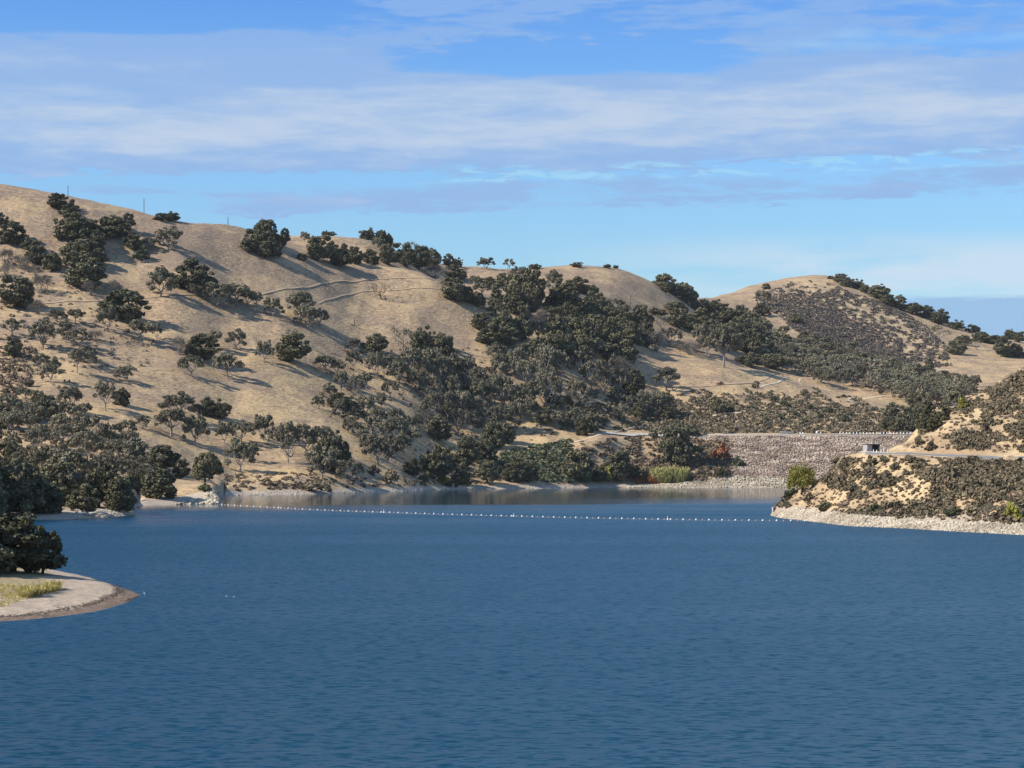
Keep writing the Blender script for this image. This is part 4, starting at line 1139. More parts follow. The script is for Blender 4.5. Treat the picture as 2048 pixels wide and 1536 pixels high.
# near the dam's left abutment
Z("by the water left of the dam", 1024, 690, 4, L=[(60, 1095, 155, 160), (140, 1085, 135, 130), (512, 1090, 205, 235), (855, 1085, 195, 215), (965, 1065, 85, 110), (675, 1085, 95, 130)], Y=[(770, 1092, 100, 110)])
Z("beside the dam's left end", 1024, 690, 4, B=[(1205, 835, 160, 190), (1470, 935, 115, 190)], L=[(1310, 955, 290, 230), (1400, 735, 92, 155)], R=[(1670, 915, 105, 150)], S=[(1812, 985, 85, 100), (1680, 1045, 60, 80)])
Z("on the grassy spur behind the dam road", 1024, 690, 4, L=[(1655, 545, 98, 115)], B=[(1240, 362, 155, 205)])
Z("in the wood above the abutment knoll", 1024, 690, 4, True, B=[(740, 345, 155, 190), (640, 335, 135, 170), (860, 385, 135, 180), (560, 475, 125, 130), (270, 495, 185, 220), (200, 305, 145, 150), (110, 335, 135, 150), (40, 225, 125, 150), (265, 235, 155, 170), (450, 105, 95, 150), (560, 195, 115, 150), (420, 535, 85, 120), (500, 645, 95, 120), (350, 645, 75, 120), (30, 655, 145, 150), (380, 250, 120, 150), (100, 480, 120, 150), (160, 570, 100, 150)], L=[(340, 95, 115, 160), (962, 375, 115, 140), (1012, 355, 85, 110), (240, 615, 75, 130), (620, 685, 85, 130), (570, 705, 90, 120)], G=[(860, 235, 95, 160)])
Z("in the grove at the foot of the spur", 1024, 690, 4, B=[(1080, 565, 175, 200), (1200, 565, 165, 190)], L=[(1012, 595, 115, 140), (1260, 590, 90, 140)])
# trees that stand past the picture's left edge and throw their shade into the cove
Z("past the left edge above the cove", 0, 0, 1, True, L=[(-70, 1010, 110, 130), (-150, 985, 120, 140), (-250, 960, 120, 140), (-60, 930, 80, 100), (-160, 900, 80, 100), (-330, 990, 120, 140), (-40, 1035, 75, 90)])

_fr = np.random.default_rng(77)
for zn, poly, n_, hr in (("in the middle of the central wood", [(800, 730), (900, 720), (1030, 745), (1080, 790), (1040, 850), (930, 870), (850, 840), (840, 780)], 7, (24, 36)),
                         ("in the lower part of the central wood", [(690, 840), (790, 830), (860, 860), (840, 910), (760, 905), (700, 880)], 3, (22, 34)),
                         ("in the wood above the left cove", [(0, 860), (90, 850), (180, 880), (300, 925), (330, 960), (230, 975), (120, 950), (0, 930)], 18, (26, 40)),
                         ("in the wood above the abutment knoll", [(1040, 790), (1130, 770), (1230, 800), (1320, 830), (1240, 850), (1110, 850)], 10, (20, 32))):
    got = []
    q_ = np.asarray(poly, float)
    for _ in range(4000):
        if len(got) >= n_:
            break
        a_, b_ = _fr.uniform(q_[:, 0].min(), q_[:, 0].max()), _fr.uniform(q_[:, 1].min(), q_[:, 1].max())
        if in_poly(np.array([a_]), np.array([b_]), poly)[0] and all(abs(a_ - g[0]) / 17 + abs(b_ - g[1]) / 11 > 1 for g in got):
            got.append((a_, b_))
            hh = _fr.uniform(*hr)
            TREES.append(['B', a_, b_ + 4, hh, hh * _fr.uniform(.95, 1.35), zn])
ORD = ['', 'second', 'third', 'fourth', 'fifth', 'sixth', 'seventh', 'eighth']


def ordinal(i, n):
    if n == 1:
        return ''
    if n == 2:
        return ('left-hand one', 'right-hand one')[i]
    if i == 0:
        return 'leftmost'
    if i == n - 1:
        return 'rightmost'
    if n % 2 and i == n // 2:
        return 'middle one'
    if i < n / 2:
        return ORD[i] + ' from left'
    return ORD[n - 1 - i] + ' from right'


by = {}
for t in TREES:
    by.setdefault((t[5], t[0]), []).append(t)
_proto_i = 0


def plant(kind, x, y, z, h, wfac, label, group, rot, ratio=None):
    """copy a prototype of this kind: an Empty at the base carrying crown and trunk"""
    global _proto_i
    _proto_i += 1
    pl = PROTO[kind]
    (crown, trunk), wp, hp0 = pl[_proto_i % len(pl)]
    if ratio:
        wfac = min(max(ratio / (wp / hp0), 0.5), 2.2)
    h = h / hp0
    nm, cat, _ = KIND[kind]
    root = bpy.data.objects.new(nm, None)
    root.empty_display_size = 0.5
    root.location = (x, y, z)
    root.rotation_euler = (0, 0, rot)
    root.scale = (h * wfac, h * wfac, h)
    COL.objects.link(root)
    tag(root, label, cat, group)
    a, b = PARTNAME[kind]
    link(a, crown, root)
    link(b, trunk, root)
    return root


n_tree = 0
for (zone_name, kind), lst in by.items():
    lst.sort(key=lambda t: t[1])
    n = len(lst)
    share = _zone_share[zone_name]
    phrase = KIND[kind][2]
    for i, t in enumerate(lst):
        _, px, py, hp, wp_, _z = t
        x, y, z = at(px, py)
        h = hp * y / F
        ratio = (wp_ / hp) if wp_ else None
        grp = None
        if share:
            label = f"{phrase} among many alike {zone_name}"
            grp = f"{phrase}s {zone_name}"
        else:
            rt = ratio or 1.2
            adj = 'broad ' if rt > 1.45 else ('slim ' if rt < 0.95 else 'round ')
            o = ordinal(i, n)
            label = f"{adj}{phrase}{', ' + o + ',' if o else ''} {zone_name}"
            grp = f"{phrase}s {zone_name}" if n > 1 else None
        plant(kind, x, y, z - 0.02 * h, h * 1.2, 1.0, label, grp, TR.uniform(0, 2 * pi), ratio and ratio / 1.06)
        n_tree += 1

# the near oaks on the sandy point
for px, py, hp, wpx, kind, lab in ((26, 1144, 114, 165, 'N', "tall dark oak at the back of the sandy point"),
                                   (84, 1147, 92, 84, 'N', "smaller dark oak at the tip side of the sandy point"),
                                   (-45, 1150, 118, 170, 'N', "dark oak cut off by the left edge on the sandy point")):
    x, y, z = at(px, py, beach)
    h = hp * y / F
    plant(kind, x, y, z - .05, h, 1, lab, "oaks on the sandy point", TR.uniform(0, 6), wpx / hp)

# ---------------------------------------------------------------- scrub and ground cover (nobody could count it)
def scatter(poly, n, where, rng, keep=None, ymin=0, ymax=9e9):
    poly = np.asarray(poly, float)
    lo, hi = poly.min(0), poly.max(0)
    out_ = []
    tries = 0
    while len(out_) < n and tries < 60:
        tries += 1
        px = rng.uniform(lo[0], hi[0], n)
        py = rng.uniform(lo[1], hi[1], n)
        ok = in_poly(px, py, poly)
        if keep is not None:
            ok &= keep(px, py)
        for a, b in zip(px[ok], py[ok]):
            p = where.hit(a, b)
            if p is None or not (ymin < p[1] < ymax):
                continue
            out_.append(p)
            if len(out_) >= n:
                break
    return np.array(out_)


def bushes(name, pts, rmin, rmax, per, mat, rng, label, cat='scrub', leaf=.34, tall=.75):
    cen, V, TI = [], [], []
    for p in pts:
        r = rng.uniform(rmin, rmax) * rng.uniform(.75, 1.25)
        k = int(per * rng.uniform(.7, 1.3))
        d = rng.normal(size=(k, 3))
        d[:, 2] = np.abs(d[:, 2])
        d /= np.linalg.norm(d, axis=1, keepdims=True)
        q = p + d * r * np.array([1, 1, tall]) * rng.uniform(.55, 1.05, (k, 1)) + rng.normal(size=(1, 3)) * np.array([.2, .2, 0]) * r
        V.append(quads_at(q, d + .6 * rng.normal(size=(k, 3)), leaf * r, rng, .8))
        base = rng.uniform(.1, .8)
        TI.append(np.repeat(np.clip(base + rng.normal(size=k) * .15, 0, 1), 4))
    V = np.concatenate(V)
    o = link(name, mesh_from(name, V, np.arange(len(V)).reshape(-1, 4), mat, False, {'tint': np.concatenate(TI)}))
    return tag(o, label, cat, kind='stuff')


rg = np.random.default_rng(21)
cone = [(1505, 592), (1560, 575), (1590, 562), (1650, 560), (1700, 585), (1790, 612), (1850, 650), (1890, 690), (1905, 735), (1860, 735), (1740, 722), (1640, 690), (1580, 655), (1560, 632), (1520, 615)]


def cone_keep(px, py):
    # the shrub cover thins out along a diagonal strip of pale soil and on the grassy top
    d = (px - 1620) * 0.62 - (py - 575) * 0.95
    n = fbm(px / 9.0, py / 5.0, 55, 3)
    thin = np.exp(-((d - 22) / 34.0) ** 2) * .9 + np.clip((600 - py) / 30 - (px - 1600) / 100, 0, 1) * .9
    return n + .50 - thin * .56 > 0


pts = scatter(cone, 8500, land, rg, cone_keep, ymin=1450)
bushes("chaparral", pts, .5, 1.25, 12, M['chap'], rg, "grey-brown chaparral covering the face of the cone-shaped hill", 'chaparral', .42, .8)
pts = scatter([(1320, 800), (1420, 770), (1500, 760), (1560, 765), (1700, 790), (1790, 835), (1840, 868), (1500, 866), (1400, 868), (1300, 862), (1240, 856)], 2300, land, rg, lambda a, b: fbm(a / 14., b / 7., 61, 3) + .08 + np.clip((b - 800) / 60, -.4, .35) > 0, ymax=1262)
bushes("scrub", pts, .7, 1.5, 20, M['scrub'], rg, "dry brown scrub on the cut slope behind the dam crest", leaf=.4)
pts = scatter([(1320, 815), (1420, 790), (1560, 785), (1700, 805), (1790, 845), (1820, 866), (1300, 866)], 900, land, rg, ymax=1262)
bushes("scrub", pts, .5, 1.1, 18, M['brown'], rg, "tan brush mixed through the cut slope behind the dam crest", leaf=.4)
for j_, (px, py) in enumerate([(1425, 812), (1460, 822), (1505, 818), (1545, 800), (1570, 812), (1592, 832), (1622, 818), (1640, 836), (1560, 838), (1685, 842), (1530, 842), (1608, 846), (1655, 824), (1702, 832)]):
    x, y, z = at(px, py, land)
    plant('S', x, y, z - .1, TR.uniform(2.4, 3.8), 1.1, "dark green shrub among the brown scrub behind the dam crest", "green shrubs behind the dam crest", TR.uniform(0, 6))
pts = scatter([(1005, 905), (1140, 880), (1160, 925), (1180, 965), (1010, 962), (960, 940)], 900, land, rg, ymax=1100)
bushes("scrub", pts, .8, 1.6, 30, M['green'], rg, "olive green scrub on the slope by the middle shore", leaf=.4)
pts = scatter([(1150, 885), (1290, 872), (1400, 880), (1500, 885), (1470, 950), (1400, 962), (1250, 960), (1170, 950)], 1500, land, rg, lambda a, b: fbm(a / 14., b / 9., 63, 3) + .02 + np.clip((a - 1260) / 300, -.2, .35) > 0, ymax=1090)
bushes("scrub", pts, .6, 1.4, 24, M['brown'], rg, "tan and brown brush on the knoll left of the dam", leaf=.4)
pts = scatter([(0, 690), (75, 700), (60, 760), (30, 800), (0, 800)], 230, land, rg)
bushes("scrub", pts, .7, 1.3, 18, M['brown'], rg, "low brown brush on the golden slope at the left edge", leaf=.4)
pts = scatter([(1110, 800), (1230, 770), (1330, 830), (1260, 862), (1120, 862)], 420, land, rg, lambda a, b: fbm(a / 14., b / 9., 66, 3) + .05 > 0)
bushes("scrub", pts, .7, 1.5, 20, M['scrub'], rg, "dark scrub under the oaks above the knoll", leaf=.4)
pts = scatter([(450, 952), (560, 945), (700, 955), (830, 955), (1000, 945), (1000, 968), (700, 975), (450, 982)], 420, land, rg, lambda a, b: fbm(a / 20., b / 6., 67, 3) > -.05, ymax=1000)
bushes("scrub", pts, .35, .9, 22, M['brown'], rg, "reddish brush on the low bank of the middle shore", leaf=.4, tall=.9)
# fallen leaves of brush in the oak woods, a low understorey
pts = scatter([(640, 700), (900, 690), (1120, 720), (1340, 830), (1100, 880), (800, 930), (660, 860)], 520, land, rg)
bushes("undergrowth", pts, .5, 1.3, 18, M['brown'], rg, "sparse low undergrowth beneath the central oaks", 'undergrowth', .4)
pts = scatter([(0, 800), (150, 860), (330, 900), (440, 950), (300, 970), (100, 960), (0, 940)], 350, land, rg)
bushes("undergrowth", pts, .5, 1.2, 18, M['scrub'], rg, "dark low undergrowth in the wood by the left cove", 'undergrowth', .4)
pts = scatter([(0, 500), (140, 560), (300, 660), (330, 740), (100, 780), (0, 700)], 300, land, rg)
bushes("undergrowth", pts, .5, 1.4, 18, M['bare'], rg, "grey brush between the oaks of the left slope", 'undergrowth', .3)


# the far wood in the valley, which reads as one mass between the single trees
def woodland(name, pts, hmin, hmax, rng, label):
    V, T_, MI, fq = [], [], [], []
    n_ = 0
    for p in pts:
        (crown, trunk), wp_, h0 = PROTO['B'][rng.integers(len(PROTO['B']))]
        h_ = rng.uniform(hmin, hmax) / h0
        a = rng.uniform(0, 2 * pi)
        for me_, mi in ((crown, 0), (trunk, 1)):
            co = np.empty(len(me_.vertices) * 3, np.float32)
            me_.vertices.foreach_get('co', co)
            co = co.reshape(-1, 3)
            li = np.empty(len(me_.loops), np.int32)
            me_.loops.foreach_get('vertex_index', li)
            q = li.reshape(-1, 4)
            if mi == 0:
                q = q[rng.random(len(q)) < .55]
            x_, y_ = co[:, 0] * cos(a) - co[:, 1] * sin(a), co[:, 0] * sin(a) + co[:, 1] * cos(a)
            V.append(np.stack([x_ * 1.15, y_ * 1.15, co[:, 2]], -1) * h_ + p)
            t_ = np.full(len(co), .5, np.float32)
            if mi == 0:
                me_.attributes['tint'].data.foreach_get('value', t_)
            T_.append(np.clip(t_ + rng.normal() * .12, 0, 1))
            fq.append(q + n_)
            MI.append(np.full(len(q), mi, np.int32))
            n_ += len(co)
    me = mesh_from(name, np.concatenate(V), np.concatenate(fq), M['open'], False, {'tint': np.concatenate(T_)})
    me.materials.append(M['barkp'])
    me.polygons.foreach_set('material_index', np.concatenate(MI))
    return tag(link(name, me), label, 'wood', kind='stuff')


pts = scatter([(1470, 690), (1560, 688), (1650, 712), (1740, 733), (1830, 748), (1905, 780), (1895, 818), (1830, 812), (1770, 792), (1700, 778), (1620, 748), (1560, 738), (1490, 716)], 130, land, rg, ymin=1290)
woodland("woodland", pts, 7.0, 10.5, rg, "mass of grey-green oaks filling the valley under the cone hill")

# headland scrub
def head_keep(px, py):
    n = fbm(px / 40.0, py / 22.0, 71, 4) + .35 * fbm(px / 9.0, py / 6.0, 75, 2)
    bare = 0.0
    for (cx, cy, rx, ry, a) in ((1830, 905, 190, 12, .75), (1760, 925, 60, 26, .6), (1850, 880, 60, 26, .55), (1900, 838, 60, 30, .45), (1990, 800, 60, 30, .25), (1640, 985, 50, 22, .6),
                                (1800, 985, 80, 26, .5), (1700, 1010, 80, 18, .45), (2030, 985, 40, 34, .55), (1990, 905, 120, 9, .7), (1600, 1005, 60, 22, .45), (1950, 1035, 160, 10, .5),
                                (1850, 950, 90, 18, -.25), (1980, 950, 80, 30, -.5), (1950, 870, 60, 20, -.35), (1720, 960, 60, 16, -.3), (1740, 1025, 90, 10, -.1)):
        bare = bare + a * np.exp(-(((px - cx) / rx) ** 2 + ((py - cy) / ry) ** 2))
    road = (np.abs(py - (905 + np.clip(px - 1850, 0, 400) * 0.052)) < 8)
    return (n + .27 - bare > 0) & ~road


hp = [(1545, 1012), (1600, 975), (1650, 950), (1705, 906), (1800, 905), (1840, 865), (1880, 835), (1920, 802), (2060, 735), (2160, 690), (2160, 1050), (2048, 1048), (1900, 1040), (1750, 1032), (1600, 1018)]
pts = scatter(hp, 800, head, rg, lambda a, b: head_keep(a, b) & (fbm(a / 20., b / 12., 88, 2) > -.1))
bushes("scrub", pts, .5, 1.05, 60, M['scrub'], rg, "taller brown bushes standing out of the headland scrub", leaf=.26, tall=.85)
pts = scatter(hp, 5200, head, rg, head_keep)
bushes("scrub", pts, .14, .55, 30, M['scrub'], rg, "dense dark brown scrub covering the ochre headland", leaf=.34, tall=.8)
pts = scatter(hp, 2600, head, rg, lambda a, b: ~((np.abs(b - (906 + np.clip(a - 1850, 0, 400) * 0.052)) < 8)))
bushes("scrub", pts, .15, .40, 24, M['brown'], rg, "small tan tufts on the bare soil of the headland", leaf=.4, tall=.9)
HS = [(1583, 990, 'S'), (1652, 1020, 'S'), (1750, 1024, 'S'), (1905, 1030, 'S'), (1690, 938, 'K'), (1672, 928, 'K'), (1742, 932, 'K'), (1768, 925, 'K'), (1790, 938, 'K'), (1838, 888, 'K'), (1862, 900, 'K'), (1818, 925, 'K'), (1620, 1000, 'K'), (1704, 985, 'K')]
hs_lab = ["green shrub at the tip slope of the headland", "green shrub just above the pale rocks, first from the tip", "green shrub just above the pale rocks, midway", "green shrub just above the pale rocks, nearest the right edge",
          "dark brush on the skyline edge below the shed, lower one", "dark brush on the skyline edge below the shed, upper one", "dark brush on the bare bank under the shed", "dark brush right of the bank under the shed, high one", "dark brush in the pale bank below the road",
          "dark brush on the cut above the road", "dark brush on the cut above the road, right-hand one", "dark brush hugging the road's lower edge", "dark brush on the low bare slope by the willow", "dark brush in the middle of the lower headland"]
for (px, py, k), lab in zip(HS, hs_lab):
    x, y, z = at(px, py, head)
    plant(k, x, y, z - .05, TR.uniform(1.3, 1.9), 1.0, lab, "shrubs on the headland", TR.uniform(0, 6))
# willows on the headland shore
for px, py, hpx, wpx, k, lab in ((1604, 988, 60, 58, 'W', "yellow-green willow at the water behind the headland"),
                                 (1975, 1040, 34, 40, 'H', "thin half-bare willow above the pale rocks, left-hand one"),
                                 (2022, 1042, 38, 42, 'Y', "thin yellow willow above the pale rocks at the right edge")):
    x, y, z = at(px, py, head)
    h = hpx * y / F
    plant(k, x, y, z - .05, h, 1, lab, None, TR.uniform(0, 6), wpx / hpx)


# ---------------------------------------------------------------- reeds
def reed_patch(name, pts, h, mat, rng, label, per=26, cat='reeds', spread=.5, wid=.05):
    V, TI = [], []
    for p in pts:
        k = per
        a = rng.uniform(0, 2 * pi, k)
        st = p + np.stack([np.cos(a), np.sin(a), a * 0], 1) * rng.uniform(0, spread, (k, 1))
        L = h * rng.uniform(.6, 1.1, k)[:, None] * rng.uniform(.72, 1.08)
        d = np.stack([np.cos(a) * .42, np.sin(a) * .42, np.ones(k)], 1) + rng.normal(size=(k, 3)) * .16
        side = np.stack([-np.sin(a), np.cos(a), a * 0], 1) * wid
        tip = st + d * L
        tip2 = tip + np.stack([np.cos(a), np.sin(a), -np.ones(k) * .5], 1) * L * .22
        V.append(np.stack([st - side, st + side, tip + side * .8, tip - side * .8], 1).reshape(-1, 3))
        TI.append(np.repeat(rng.random(k), 4))
        V.append(np.stack([tip - side * .8, tip + side * .8, tip2 + side * .3, tip2 - side * .3], 1).reshape(-1, 3))
        TI.append(np.repeat(rng.random(k), 4))
    V = np.concatenate(V)
    o = link(name, mesh_from(name, V, np.arange(len(V)).reshape(-1, 4), mat, False, {'tint': np.concatenate(TI)}))
    return tag(o, label, cat, kind='stuff')


pts = scatter([(1308, 965), (1366, 965), (1366, 957), (1310, 957)], 70, land, rg, ymax=1060)
reed_patch("giant_reeds", pts, 4.6, M['reedg'], rg, "bright yellow-green clump of tall reeds at the water left of the dam", 40, spread=1.6, wid=.13)
pts = np.concatenate([scatter([(42, 1196), (80, 1194), (82, 1185), (44, 1187)], 30, beach, rg), scatter([(84, 1188), (116, 1183), (114, 1175), (86, 1179)], 22, beach, rg)])
reed_patch("tall_grass", pts, .60, M['reed'], rg, "yellow tuft of tall grass on the sandy point", 60, 'grass', .28, .018)
pts = scatter([(0, 1215), (50, 1196), (100, 1180), (140, 1178), (60, 1172), (0, 1170)], 220, beach, rg)
reed_patch("short_grass", pts, .11, M['reed'], rg, "thin dry grass on the inland part of the sandy point", 16, 'grass', .5, .012)
pts = scatter([(1275, 968), (1312, 968), (1312, 958), (1275, 960)], 30, land, rg, ymax=1060)
reed_patch("red_reeds", pts, 2.2, M['rust'], rg, "rusty reeds beside the yellow-green clump", 30, spread=1.0, wid=.12)


# ---------------------------------------------------------------- rocks
def ico1():
    t = (1 + 5 ** .5) / 2
    v = np.array([(-1, t, 0), (1, t, 0), (-1, -t, 0), (1, -t, 0), (0, -1, t), (0, 1, t), (0, -1, -t), (0, 1, -t), (t, 0, -1), (t, 0, 1), (-t, 0, -1), (-t, 0, 1)], float)
    v /= np.linalg.norm(v[0])
    f = np.array([(0, 11, 5), (0, 5, 1), (0, 1, 7), (0, 7, 10), (0, 10, 11), (1, 5, 9), (5, 11, 4), (11, 10, 2), (10, 7, 6), (7, 1, 8), (3, 9, 4), (3, 4, 2), (3, 2, 6), (3, 6, 8), (3, 8, 9), (4, 9, 5), (2, 4, 11), (6, 2, 10), (8, 6, 7), (9, 8, 1)])
    return v, f


IV, IF = ico1()


def rock_geo(pts, size, rng, flat=.7):
    n = len(pts)
    s = np.asarray(size) if np.ndim(size) else rng.uniform(size * .5, size * 1.4, n)
    v = np.repeat(IV[None], n, 0) * (1 + rng.uniform(-.28, .28, (n, 12, 1)))
    sc = rng.uniform(.65, 1.25, (n, 1, 3)) * np.array([1, 1, flat])
    v = v * sc * np.asarray(s).reshape(n, 1, 1)
    a = rng.uniform(0, 2 * pi, n)
    c, d = np.cos(a)[:, None], np.sin(a)[:, None]
    x, y = v[..., 0] * c - v[..., 1] * d, v[..., 0] * d + v[..., 1] * c
    v = np.stack([x, y, v[..., 2]], -1) + pts[:, None, :]
    f = (IF[None] + 12 * np.arange(n)[:, None, None]).reshape(-1, 3)
    tn = np.clip(.62 * rng.random(n) + .19 + .75 * fbm(pts[:, 0] / 7., pts[:, 1] / 5. + pts[:, 2] / 3., 17, 3), 0, 1)
    return v.reshape(-1, 3), f, np.repeat(tn, 12)


def rocks(name, pts, size, mat, rng, parent=None, flat=.7):
    v, f, t = rock_geo(np.asarray(pts), size, rng, flat)
    return link(name, mesh_from(name, v, f, mat, False, {'tint': t}), parent)


# pale broken rock round the foot of the headland
pp = []
for px in np.linspace(1542, 2240, 5600):
    u = px + rg.uniform(-1, 1)
    i = min(max(int(round((u - head.U[0]) / 2.5)), 0), len(head.U) - 1)
    row = HY - F * (head.Z[i] - H) / head.Y[i]
    sh = np.interp(0.0, head.Z[i][:12], head.Y[i][:12])
    y = sh + rg.uniform(-.6, 1.0) ** 1 * 10.5 * min(1, (u - 1535) / 60)
    x = (u - CX) / F * y
    z = head.height(x, y)
    if z > -.25:
        pp.append((x, y, z + rg.uniform(-.05, .08)))
ro = rocks("shore_rubble", np.array(pp), .25, M['pale'], rg)
tag(ro, "band of pale broken rock along the foot of the headland", "rocks", kind='stuff')
# rubble on the two left points and along the middle shore
pp = [at(px, py, land) for px, py in zip(rg.uniform(352, 446, 260), rg.uniform(985, 1009, 260)) if py > 1010 - (px - 340) * .02 - 22 * max(0.1, (px - 350) / 96)]
pp += [at(px, py, land) for px, py in zip(rg.normal(428, 9, 160), rg.uniform(982, 1009, 160))]
ro = rocks("shore_rubble", np.array(pp), .55, M['pale'], rg)
tag(ro, "white broken rock at the tip of the point where the float line starts", "rocks", kind='stuff')
pp = [at(px, py, land) for px, py in zip(rg.uniform(150, 268, 260), rg.uniform(1022, 1038, 260))]
ro = rocks("shore_rubble", np.array(pp), .30, M['pale'], rg)
tag(ro, "pale rubble on the waterline of the shaded left point", "rocks", kind='stuff')
pp = []
for px in rg.uniform(450, 1330, 700):
    i = int(round((px - land.U[0]) / 4.0))
    sh = np.interp(0.0, land.Z[i][:24], land.Y[i][:24])
    y = sh + rg.uniform(-.3, 9) * rg.random()
    x = (px - CX) / F * y
    z = land.height(x, y)
    pp.append((x, y, z))
ro = rocks("shore_pebble", np.array(pp), .30, M['pale'], rg)
tag(ro, "scattered pale stones along the narrow middle beach", "stones", kind='stuff')
pp = []
for px in rg.uniform(1255, 1500, 1900):
    i = int(round((px - land.U[0]) / 4.0))
    sh = np.interp(0.0, land.Z[i][:24], land.Y[i][:24])
    wd = np.interp(px, [1255, 1340, 1420, 1500], [2.0, 6.0, 12.0, 14.0])
    y = sh + rg.uniform(-.3, 1.0) * wd
    x = (px - CX) / F * y
    pp.append((x, y, max(land.height(x, y), -.1) + rg.uniform(0, .25)))
ro = rocks("shore_rubble", np.array(pp), .42, M['pale'], rg)
tag(ro, "pale rubble strip on the waterline left of the dam", "rocks", kind='stuff')
# drift line of bark bits and pebbles on the sandy point
pp = []
dl = np.array([(-20, 1234), (40, 1231), (100, 1223), (150, 1214), (190, 1206), (222, 1194), (240, 1184), (236, 1174)], float)
tq = np.linspace(0, len(dl) - 1, 900)
for t_ in tq:
    px = np.interp(t_, np.arange(len(dl)), dl[:, 0]) + rg.normal() * 6
    py = np.interp(t_, np.arange(len(dl)), dl[:, 1]) + rg.normal() * 1.6
    p = beach.hit(px, py, -.02)
    if p is not None:
        pp.append(p)
ro = rocks("shore_debris", np.array(pp), .06, M['bark'], rg, None, .5)
tag(ro, "dark drift line of bark and twigs across the sandy point", "debris", kind='stuff')
pp = []
for px, py in zip(rg.uniform(-20, 285, 1500), rg.uniform(1150, 1242, 1500)):
    p = beach.hit(px, py, -.02)
    if p is not None and p[1] < 200:
        pp.append(p)
ro = rocks("shore_pebble", np.array(pp), .034, M['boulder'], rg, None, .6)
tag(ro, "scattered pebbles on the sandy point", "stones", kind='stuff')
BO = [(88, 1027, 2.0), (103, 1026, 1.6), (119, 1026, 1.5), (143, 1022, 2.4), (153, 1026, 1.7), (252, 1018, 2.2), (275, 1032, 1.3), (168, 1012, 1.2)]
bl = ["grey boulder on the shaded left point, farthest left", "grey boulder, second along the shaded left point", "grey boulder, third along the shaded left point", "largest grey boulder standing high on the shaded left point", "grey boulder just right of the largest one on the shaded point", "rounded boulder under the trees at the end of the shaded point", "dark boulder in the water at the tip of the shaded point", "small boulder up the bank of the shaded left point"]
for (px, py, s), lab in zip(BO, bl):
    x, y, z = at(px, py, land)
    s = s * 4.5 * y / F / 2 * 1.0
    v, f, t = rock_geo(np.array([[0, 0, s * .35]]), np.array([s]), rg, .8)
    me = mesh_from("boulder", v, f, M['boulder'], True, {'tint': t})
    o = link("boulder", me, None, (x, y, z))
    sm = o.modifiers.new("s", 'SUBSURF')
    sm.levels = sm.render_levels = 2
    sm.subdivision_type = 'CATMULL_CLARK'
    tag(o, lab, "boulder", "boulders on the shaded point")

# driftwood
def drift(px, py, length, ang, label, where, n=3, mat='drift', th=.06):
    x, y, z = at(px, py, where)
    T = Tubes()
    r = np.random.default_rng(int(px))
    for i in range(n):
        a = ang + r.uniform(-.5, .5) * (i > 0)
        l = length * (1 if i == 0 else r.uniform(.3, .7))
        d = np.array([cos(a), sin(a), 0]) * l / 2
        o_ = np.array([r.uniform(-.3, .3), r.uniform(-.2, .2), th + .05 * i]) * (length / 3 if i else 1)
        o_[2] = th + .08 * i
        T.limb(o_ - d, o_ + d + np.array([0, 0, .25 * i * th * 4]), th, th * .5, r, .06, 6)
    o = link("driftwood", T.mesh("driftwood", M[mat]), None, (x, y, z))
    tag(o, label, "driftwood")


drift(182, 1033, 7.0, .1, "bleached driftwood tangle on the shaded left point", land, 7, 'drift', .16)
drift(259, 1206, 1.1, .2, "dark waterlogged branch at the tip of the sandy point", beach, 4, 'wood', .035)
drift(640, 980, 6.0, .2, "bleached log on the middle beach", land, 3, 'drift', .18)
drift(290, 525, 5.0, .5, "fallen pale logs below the ravine grove", land, 5, 'drift', .22)
drift(1170, 790, 6.0, -.4, "fallen trunk among the oaks above the knoll", land, 3, 'drift', .2)
drift(95, 1236, 1.3, .3, "thin dark stick on the wet rim of the sandy point", beach, 3, 'wood', .018)
# snag with fallen limbs in the bowl
x, y, z = at(709, 651, land)
T = Tubes()
r = np.random.default_rng(9)
T.limb((0, 0, -.3), (.2, 0, 4.0), .34, .16, r, .05, 6)
T.limb((.2, 0, 3.4), (-1.0, .3, 4.6), .12, .05, r, .1)
for i in range(9):
    a = r.uniform(0, 2 * pi)
    T.limb((cos(a) * .8, sin(a) * .8, .25), (cos(a) * r.uniform(2.5, 5), sin(a) * r.uniform(2, 3.5), r.uniform(.2, 1.0)), .12, .03, r, .15)
tag(link("snag", T.mesh("snag", M['wood']), None, (x, y, z)), "broken snag standing in its own fallen branches, low in the bowl", "snag")


# ---------------------------------------------------------------- roads and tracks (strips laid just over the ground)
def strip(name, pix, width, mat, label, where=None, cat='path', lift=.12, step=3.0):
    P = [at(px, py, where) for px, py in pix]
    P = np.array(P)
    d = np.concatenate([[0], np.cumsum(np.linalg.norm(np.diff(P[:, :2], axis=0), axis=1))])
    q = np.linspace(0, d[-1], max(8, int(d[-1] / step)))
    X = pchip(d, P[:, 0], q)
    Y = pchip(d, P[:, 1], q)
    tx, ty = np.gradient(X), np.gradient(Y)
    L = np.hypot(tx, ty)
    nx, ny = -ty / L, tx / L
    Ld = land if where is None else where
    V = []
    ks = np.linspace(-.5, .5, 5)
    zc = np.array([Ld.height(a, b) for a, b in zip(X, Y)])
    for k in ks:
        xx, yy = X + nx * width * k, Y + ny * width * k
        zz_ = np.array([Ld.height(a, b) for a, b in zip(xx, yy)])
        V.append(np.stack([xx, yy, np.maximum(zz_ * .5 + zc * .5, zz_) + lift], -1))
    V = np.stack(V, 1)
    m, k = V.shape[:2]
    i = np.arange(m - 1)[:, None] * k + np.arange(k - 1)[None]
    f = np.stack([i, i + 1, i + 1 + k, i + k], -1).reshape(-1, 4)
    o = link(name, mesh_from(name, V.reshape(-1, 3), f, mat, True))
    return tag(o, label, cat, kind='structure')


